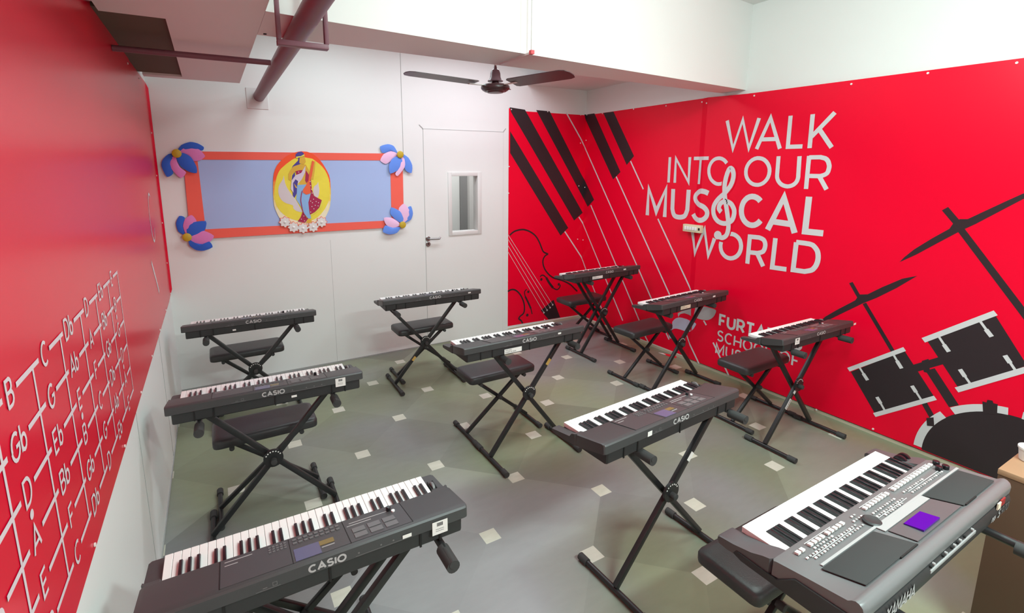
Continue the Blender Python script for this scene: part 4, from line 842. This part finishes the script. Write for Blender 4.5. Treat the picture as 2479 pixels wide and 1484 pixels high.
    for x0, z0, x1, z1, kind in stickers:
        yr_ = .3022 if z1 > .002 else .2950
        b = MB(); b.box(T(x0, yr_, z0), T(x1, yr_ + .0006, z1), CREAM if kind == 'cream' else STICK)
        st = b.build('paper_label', rt, smooth=0); st['own'] = 1
        pol = []
        if kind in ('text', 'cream'):
            ls, ln = text_strokes('FURTADOS', (z1 - z0) * .22, 1, .2); k = min(1, (x1 - x0) * .6 / ln)
            for l in ls: pol += ribbon([(x0 + .006 + a * k, z1 - (z1 - z0) * .38 + c_) for a, c_ in l], .0011)
            ls, ln = text_strokes('SCHOOL OF MUSIC', (z1 - z0) * .22, 1, .2); k = min(1, (x1 - x0) * .88 / ln)
            for l in ls: pol += ribbon([(x0 + .006 + a * k, z1 - (z1 - z0) * .8 + c_) for a, c_ in l], .0011)
        if kind == 'bar':
            for i in range(9):
                xx = x0 + (x1 - x0) * (.3 + .045 * i); pol.append([(xx, z0 + .03), (xx + .0014 + .0008 * (i % 2), z0 + .03), (xx + .0014 + .0008 * (i % 2), z1 - .005), (xx, z1 - .005)])
            for i in range(2): pol.append([(x0 + .012, z0 + .012 + .007 * i), (x1 - .014, z0 + .012 + .007 * i), (x1 - .014, z0 + .0135 + .007 * i), (x0 + .012, z0 + .0135 + .007 * i)])
        if pol:
            o = print_mesh('label_print', pol, lambda u, v: Vector(T(u, yr_ + .001, v)), TEXTK, st); o['own'] = 1
    return rt


PROTO = {}
SPECS = [
    ('A', (.169, -3.402, .816), -.7, 1, 'black digital keyboard with blue-tinted display and big barcode label, beside the fretboard note chart', [(.772, -.018, .827, .030, 'bar'), (.67, .012, .70, .024, 'plain')]),
    ('B', (.161, -2.097, .825), -1.9, 1, 'black digital keyboard with large white label, second from the display board along the fretboard banner', [(.752, -.012, .806, .036, 'bar'), (.523, -.026, .55, -.014, 'plain')]),
    ('C', (.165, -.656, .816), -1.3, 1, 'black digital keyboard against the white wall below the display board', [(.288, -.033, .311, -.021, 'plain')]),
    ('D', (1.67, -.711, .828), -2.1, 1, 'black digital keyboard standing in front of the white door', [(.765, .020, .793, .032, 'plain')]),
    ('E', (1.711, -2.186, .866), .1, 1, 'black digital keyboard mid-room with a white two-line school label on its rear', [(.245, -.043, .378, -.012, 'text'), (.668, .021, .694, .033, 'plain')]),
    ('F', (3.558, -.947, .905), 1.7, 1, 'black digital keyboard in the corner, in front of the printed violin', [(.2, -.034, .343, -.004, 'text'), (.637, .020, .674, .034, 'plain')]),
    ('G', (3.629, -2.001, .832), 3.4, 1, 'black digital keyboard with a torn cream label, beside the printed school emblem', [(.205, -.034, .34, -.003, 'cream'), (.65, .016, .687, .03, 'plain')]),
    ('H', (3.656, -3.03, .84), -.7, .92, 'black digital keyboard beside the red mural wall, below the printed small cymbal', [(.095, -.012, .15, .036, 'bar'), (.898, .014, .93, .03, 'plain')]),
    ('J', (1.71, -3.417, .861), 3.7, 1, 'black digital keyboard with small square sticker on the open floor behind the silver-grey keyboard', [(.207, .008, .235, .03, 'plain')]),
]
KB = {}
for k, loc, yaw, sc, lab, stk in SPECS: KB[k] = casio(loc, yaw, lab, stk, sc)


# ------------------------------------------------------------------ the big silver-grey keyboard
def yamaha():
    px, py, pz, yaw = 1.751, -4.262, .901, .3
    rt = root('arranger_keyboard', (0, 0, 0), 'silver-grey arranger keyboard with a violet lit screen and two dark speaker grilles', 'keyboard', None, radians(yaw))
    c, s = cos(radians(yaw)), sin(radians(yaw)); q = Vector((OFF.x, -OFF.y, OFF.z))
    rt.location = (px + q.x * c + q.y * s, py + q.x * s - q.y * c, pz + q.z)
    A_, B_ = -.075, KL + .075
    b = MB()
    top = [(.132, -.03), (.134, .016), (.140, .019), (.228, .033), (.326, .047), (.334, .054), (.343, .0585), (.352, .057), (.360, .050), (.363, .040), (.362, .022), (.352, .014), (.2, -.02)]
    prof_loft(b, [(A_ + .004, .05), (A_ + .012, .01), (A_ + .025, 0), (B_ - .025, 0), (B_ - .012, .01), (B_ - .004, .05)], top, SILVER)
    cheek = [(-.034, -.040), (-.034, -.030), (-.028, -.024), (.02, -.018), (.08, -.004), (.115, .011), (.136, .017), (.136, -.04), (.0, -.05), (-.028, -.048)]
    gl = mat('dark_gloss_plastic', (84, 83, 85), .32)
    prof_loft(b, [(A_ + .003, .06), (A_ + .011, .01), (A_ + .024, 0), (-.0015, 0)], cheek, gl)
    prof_loft(b, [(KL + .0015, 0), (B_ - .024, 0), (B_ - .011, .01), (B_ - .003, .06)], cheek, gl)
    b.add([T(x, y, z) for x in (-.0015, KL + .0015) for y, z in ((.004, -.048), (.004, -.0215), (.136, -.0215), (.136, -.048))], [(0, 1, 2, 3), (7, 6, 5, 4), (0, 4, 5, 1), (1, 5, 6, 2), (3, 2, 6, 7), (0, 3, 7, 4)], KEYB_D)
    b.build('case', rt, smooth=40)
    b = MB()
    base = [(.01, -.046), (.03, -.052), (.335, -.052), (.356, -.046), (.366, -.03), (.368, .0), (.362, .016), (.2, .01), (.15, -.03), (.02, -.03)]
    prof_loft(b, [(A_ - .002, .12), (A_ + .006, .03), (A_ + .02, 0), (B_ - .02, 0), (B_ - .006, .03), (B_ + .002, .12)], base, KEYB_D)
    b.build('lower_base', rt, smooth=40)
    add_keys(rt)
    sl, z0 = .152, .0205
    b = MB(); tilted(b, .005, .222, .905, .2295, .0022, SILVERL, sl, z0); tilted(b, .3, .2285, .6, .252, .002, SILVERL, sl, z0); b.build('silver_strip', rt, smooth=0)
    for pts in ([(-.012, .233), (.272, .233), (.302, .326), (.014, .326)], [(.6, .233), (.884, .233), (.884, .326), (.63, .326)]):
        b = MB(); b.slab([T(x, y, z0 + (y - .135) * .148 + .0006) for x, y in pts], (0, 0, .0035), GRILLE); b.build('speaker_grille', rt, bevel=.002)
    b = MB(); b.slab([T(x, y, z0 + (y - .135) * .148 + .0005) for x, y in ((.31, .255), (.6, .255), (.622, .322), (.318, .322))], (0, 0, .002), mat('panel_mid_grey', (88, 86, 88), .35)); b.build('screen_surround', rt, smooth=0)
    f = lambda x, y, k: T(x, y, z0 + (y - .135) * .148 + k)
    b = MB()
    vs = [f(.378, .266, .003), f(.487, .266, .003), f(.487, .314, .003), f(.378, .314, .003), f(.378, .266, .006), f(.487, .266, .006), f(.487, .314, .009), f(.378, .314, .009)]
    b.add(vs, [(4, 5, 6, 7), (0, 1, 5, 4), (1, 2, 6, 5), (2, 3, 7, 6), (3, 0, 4, 7)], LCDP); b.build('display', rt, smooth=0)
    for x0, x1 in ((.2, .3), (.64, .72)):
        b = MB(); tilted(b, x0, .325, x1, .329, .004, SLIT, sl, z0); b.build('music_rest_slot', rt, smooth=0)
    b = MB(); p = T(.325, .208, .033); b.lathe([(.026, -.002), (.026, .003), (.021, .007), (.006, .005), (.001, .005)], p, KEYB_D, n=30); b.build('data_dial', rt)
    me = None
    for x0, n, y in ((-.002, 2, .158), (.061, 4, .158), (.153, 5, .158), (.376, 8, .158), (.568, 13, .158)):
        for i in range(n):
            b = MB(); x = x0 + i * (.0235 if n == 13 else .0205); tilted(b, x, y, x + (.0165 if n == 13 else .014), y + .0115, .006, STICK, sl, z0); b.build('white_button', rt, smooth=0)
    for nm, rows_ in (('button_row', ((.0, .26, .187), (.02, .28, .199), (.06, .16, .176), (.37, .52, .188), (.36, .53, .202), (.58, .72, .187), (.60, .84, .203), (.39, .51, .213), (.3, .33, .16), (.28, .33, .175))),):
        for x0, x1, y in rows_:
            b = MB(); x = x0
            i = 0
            while x < x1: tilted(b, x, y, x + .009, y + .005, .003, SILVERL if i % 3 else STICK, sl, z0); x += .0152; i += 1
            b.build(nm, rt, smooth=0)
    for x0, x1, y in ((.06, .2, .151), (.375, .53, .151), (.568, .86, .151), (.02, .25, .1935), (.36, .55, .209), (.6, .83, .195)):
        b = MB(); tilted(b, x0, y, x1, y + .0014, .0012, STICK, sl, z0); b.build('panel_print', rt, smooth=0)
    for x, y in ((.845, .193), (.872, .203), (.885, .172)):
        b = MB(); p = T(x, y, z0 + (y - .135) * sl); b.lathe([(.0105, 0), (.0105, .012), (.009, .014), (.001, .014)], p, BKEY, n=18); b.build('control_knob', rt)
    for x in (.866, .895):
        b = MB(); p = T(x, .075, -.008); b.lathe([(.019, -.007), (.022, -.005), (.022, .005), (.019, .007)], p, BKEY, axis='x', n=24); b.build('pitch_wheel', rt)
    yr = .3692
    rear_text('maker_lettering', rt, 'YAMAHA', .035, -.026, .034, .0062, yr, LOGO, .86, .12)
    pol = ribbon(arc(.011, -.010, .013, .015, 0, 360, 24), .0035) + ribbon([(.011, -.001), (.011, -.02)], .002) + ribbon([(.004, -.015), (.018, -.006)], .002) + ribbon([(.004, -.006), (.018, -.015)], .002)
    print_mesh('maker_emblem', pol, lambda u, v: Vector(T(u, yr, v)), LOGO, rt)
    rear_text('model_lettering', rt, 'PSR-', .735, -.022, .015, .0035, yr, LOGO, .8, .14, .25)
    rear_text('model_lettering', rt, 'S', .787, -.024, .026, .005, yr, LOGO, 1.1, .14, .25)
    rear_text('model_lettering', rt, '970', .815, -.024, .026, .003, yr, DIM, 1.15, .14, .25)
    b = MB(); b.box(T(.285, .3655, -.005), T(.6, .3695, .006), SILVERL); b.build('connector_strip', rt, bevel=.001)
    b = MB()
    for i, x in enumerate((.29, .31, .37, .39, .43, .45, .47, .49, .52, .58)):
        b.tube(T(x, .362, .014), T(x, .3685, .014), .0042, LOGO if i % 2 else SLIT, 10)
    b.build('rear_socket', rt)
    b = MB(); b.box(T(.80, .3655, .012), T(.835, .3695, .034), mat('red_sticker', (150, 40, 40), .5)); b.box(T(.775, .3655, .008), T(.80, .3695, .03), CREAM); b.build('paper_label', rt, smooth=0)
    return rt


KB['K'] = yamaha()


# ------------------------------------------------------------------ stands and benches
def capped_bar(parent, name, p, q, r, cap_r, cap_len):
    b = MB(); b.tube(p, q, r, STEEL, 14); o = b.build(name, parent)
    d = (Vector(q) - Vector(p)).normalized()
    for e, sgn in ((Vector(p), -1), (Vector(q), 1)):
        b = MB(); b.tube(e - d * sgn * cap_len * .8, e + d * sgn * cap_len * .2, cap_r, RUBBER, 14); b.build('end_cap', o)
    return o


def x_stand(label, x, y, ztop, yaw=0.0, half=.325, thalf=.30, sticker=None, arm=(.13, -.235), foot=(.22, -.23), double=0):
    rt = root('keyboard_stand', (x, y, 0), label, 'stand', 'black X-frame keyboard stands', radians(yaw))
    r = .0135; zt = ztop - .0145
    for sx, dy in ((-1, .017), (1, -.017)) + (((-1, double + .017), (1, double - .017)) if double else ()):
        b = MB(); b.bar((sx * thalf, dy, zt - .012), (-sx * half, dy, .034), .03, .026, STEEL); b.build('leg', rt, bevel=.004)
    k = thalf / (thalf + half); zc = zt + (.03 - zt) * k
    b = MB(); b.lathe([(.052, -.006), (.052, .006)], (0, -.036, zc + .012), STEEL, axis='y', n=28)
    for i in range(7):
        t = radians(30 + 20 * i); b.tube((.042 * cos(t), -.043, zc + .012 + .042 * sin(t)), (.042 * cos(t), -.0425, zc + .012 + .042 * sin(t)), .004, STICK, 8)
    b.build('pivot_disc', rt)
    b = MB(); b.tube((0, -.03, zc), (0, -.07, zc), .017, RUBBER, 12); b.build('locking_knob', rt, bevel=.003)
    for sx in (-1, 1):
        capped_bar(rt, 'foot_bar', (sx * half, foot[0], .0195), (sx * half, foot[1], .0195), .0145, .0195, .055)
        capped_bar(rt, 'support_arm', (sx * thalf, arm[0], zt), (sx * thalf, arm[1], zt), .0135, .0205 if False else .0145, .07)
        b = MB(); b.tube((sx * thalf, arm[1] + .075, zt - .009), (sx * thalf, arm[1] - .012, zt - .009), .0225, RUBBER, 14); b.build('rubber_grip', rt)
    for t, ln, m, wd in (sticker or []):
        # a label along the leg that rises towards +x, on its camera side
        p = Vector((thalf, -.031, zt - .012)); q = Vector((-half, -.031, .034)); d = (q - p).normalized(); n = Vector((d.z, 0, -d.x))
        o = p + (q - p) * t
        b = MB(); b.slab([o + n * .012, o - n * .012, o - n * .012 + d * ln, o + n * .012 + d * ln], (0, -.0012, 0), STICK if m != 'gold' else mat('gold_label', (196, 160, 84), .5))
        st = b.build('leg_label', rt, smooth=0)
        if wd:
            ls, l_ = text_strokes(wd, .012, 1, .2); kx = ln * .86 / l_
            pol = [[(a * kx, c_) for a, c_ in pt] for l in ls for pt in ribbon([(a, c_) for a, c_ in l], .0026)]
            o2 = o + d * ln - d * ln * .07
            print_mesh('label_print', pol, lambda u, v: o2 - d * u + n * (v - .006) * (-1 if n.z < 0 else 1) + Vector((0, -.0016, 0)), INK, st)
    return rt


STANDS = [   # x, y, top, yaw, half foot spread, half top spread, arm, foot, double braced, leg labels, label
    (.60, -3.545, .764, 0, .33, .37, (.13, -.25), (.10, -.23), .075, None, 'black X-frame stand carrying the keyboard with the big barcode label'),
    (.57, -2.245, .773, -1, .33, .325, (.13, -.235), (.2, -.23), False, None, 'black X-frame stand with pivot disc, carrying the second keyboard along the fretboard banner'),
    (.585, -.80, .764, 0, .325, .32, (.13, -.22), (.22, -.23), False, None, 'black X-frame stand under the keyboard below the display board'),
    (2.045, -.86, .776, -1, .305, .32, (.13, -.225), (.22, -.23), False, [(.68, .045, 'gold', None)], 'black X-frame stand with a yellow tag, under the keyboard before the door'),
    (2.235, -2.325, .814, 0, .305, .28, (.13, -.2), (.16, -.23), False, [(.17, .05, 'gold', None)], 'black X-frame stand with a gold tag, under the keyboard with the school label'),
    (4.045, -1.09, .853, 1, .29, .28, (.13, -.13), (.22, -.23), .11, None, 'black X-frame stand under the keyboard in front of the printed violin'),
    (4.05, -2.12, .78, 2, .325, .30, (.13, -.13), (.12, -.23), False, None, 'black X-frame stand under the keyboard beside the printed school emblem'),
    (4.065, -3.16, .792, 0, .32, .30, (.13, -.20), (.12, -.23), False, [(.60, .085, 'w', 'MAGNUM'), (.52, .03, 'w', None)], 'black X-frame stand with white lettered strip, beside the red mural'),
    (2.25, -3.555, .809, 2, .335, .33, (.13, -.175), (.22, -.23), False, [(.26, .05, 'w', None)], 'black X-frame stand on the open floor with a white tag on its leg'),
    (2.2, -4.43, .849, 0, .325, .31, (.15, -.33), (.11, -.23), False, None, 'black X-frame stand under the silver-grey arranger keyboard'),
]
for x, y, zt, yaw, half, th, arm, foot, dbl, stk, lab in STANDS: x_stand(lab, x, y, zt, yaw, half, th, stk, arm, foot, dbl)


def bench(label, x, y, z=.5, yaw=0.0, half=.28):
    rt = root('keyboard_bench', (x, y, 0), label, 'bench', 'padded folding benches', radians(yaw))
    b = MB(); w, d, h = .285, .135, .062
    ring = lambda kx, zz: [(sx * (w - kx - c) + ox_, sy * (d - kx - c) + oy_, zz) for sx, sy, c, pts in ((1, -1, .03, 0), (1, 1, .03, 0), (-1, 1, .03, 0), (-1, -1, .03, 0)) for ox_, oy_ in [(sx * .03 * cos(t), sy * .03 * sin(t)) for t in ([0, pi / 6, pi / 3, pi / 2] if sx * sy > 0 else [pi / 2, pi / 3, pi / 6, 0])]]
    secs = [ring(.012, z - h), ring(.002, z - h + .006), ring(0, z - h + .014), ring(0, z - .02), ring(.004, z - .01), ring(.014, z - .003), ring(.03, z)]
    b.loft(secs, VINYL); b.build('padded_seat', rt, smooth=60)
    zt = z - h - .014
    for sx, dy in ((-1, .016), (1, -.016)):
        b = MB(); b.bar((sx * .19, dy - .03, zt - .008), (-sx * half, dy - .03, .03), .026, .024, STEEL); b.build('leg', rt, bevel=.004)
    b = MB(); kk = .19 / (.19 + half); zc = zt + (.03 - zt) * kk
    b.tube((0, -.05, zc), (0, -.085, zc), .018, RUBBER, 12); b.build('locking_knob', rt, bevel=.003)
    for sx in (-1, 1):
        capped_bar(rt, 'foot_bar', (sx * half, .15, .0185), (sx * half, -.21, .0185), .0135, .0185, .05)
        capped_bar(rt, 'seat_support', (sx * .19, .1, zt), (sx * .19, -.115, zt), .0125, .0138, .03)
    return rt


BENCHES = [
    ('black padded bench behind the keyboard with the big barcode label', .57, -3.20),
    ('black padded bench behind the second keyboard along the fretboard banner', .56, -1.975),
    ('black padded bench against the white wall below the display board', .55, -.505),
    ('black padded bench before the white door', 2.11, -.645),
    ('black padded bench behind the keyboard with the white school label', 2.21, -1.93),
    ('black padded bench in the corner before the printed violin', 4.155, -.615),
    ('black padded bench beside the printed school emblem', 3.975, -1.76),
    ('black padded bench below the school lettering on the mural', 4.12, -2.805),
    ('black padded bench tucked under the silver-grey arranger keyboard', 2.255, -4.085),
]
for lab, x, y in BENCHES: bench(lab, x, y, .5, 2.5 if x == 3.975 else 0, .24 if x == .55 else .285 if x == 2.11 else .28)

# ------------------------------------------------------------------ cabinet by the silver-grey keyboard, and small things
cb = root('wooden_cabinet', (3.4, -4.85, 0), 'brown wooden cabinet with a lit-toned top beside the silver-grey keyboard', 'cabinet')
b = MB(); b.box((-.31, -.36, 0), (.31, .36, .775), WOOD); b.build('carcass', cb, bevel=.003)
b = MB(); b.box((-.312, -.362, .775), (.312, .362, .80), WOOD_LIT); b.build('cabinet_top', cb, bevel=.003)
cu = root('plastic_tub', (3.27, -4.535, .80), 'small white plastic tub standing on the corner of the brown cabinet', 'tub')
b = MB(); b.lathe([(.03, 0), (.034, .004), (.04, .05), (.043, .052), (.043, .06), (.02, .066), (.001, .066)], (0, 0, 0), STICK, n=24); b.build('tub_body', cu)
lf = root('paper_scrap', (4.585, -1.57, .001), 'small red and white paper scrap lying on the floor at the mural foot', 'paper')
b = MB(); b.slab([(-.02, .09, 0), (.03, .02, .0), (.05, -.07, .0), (.01, -.1, .0), (-.02, -.02, .0)], (0, 0, .002), RED); b.build('red_sheet', lf, smooth=0)
b = MB(); b.slab([(-.04, .1, .002), (-.005, .07, .002), (-.01, .02, .002), (-.03, .03, .002)], (0, 0, .0015), STICK); b.build('white_corner', lf, smooth=0)
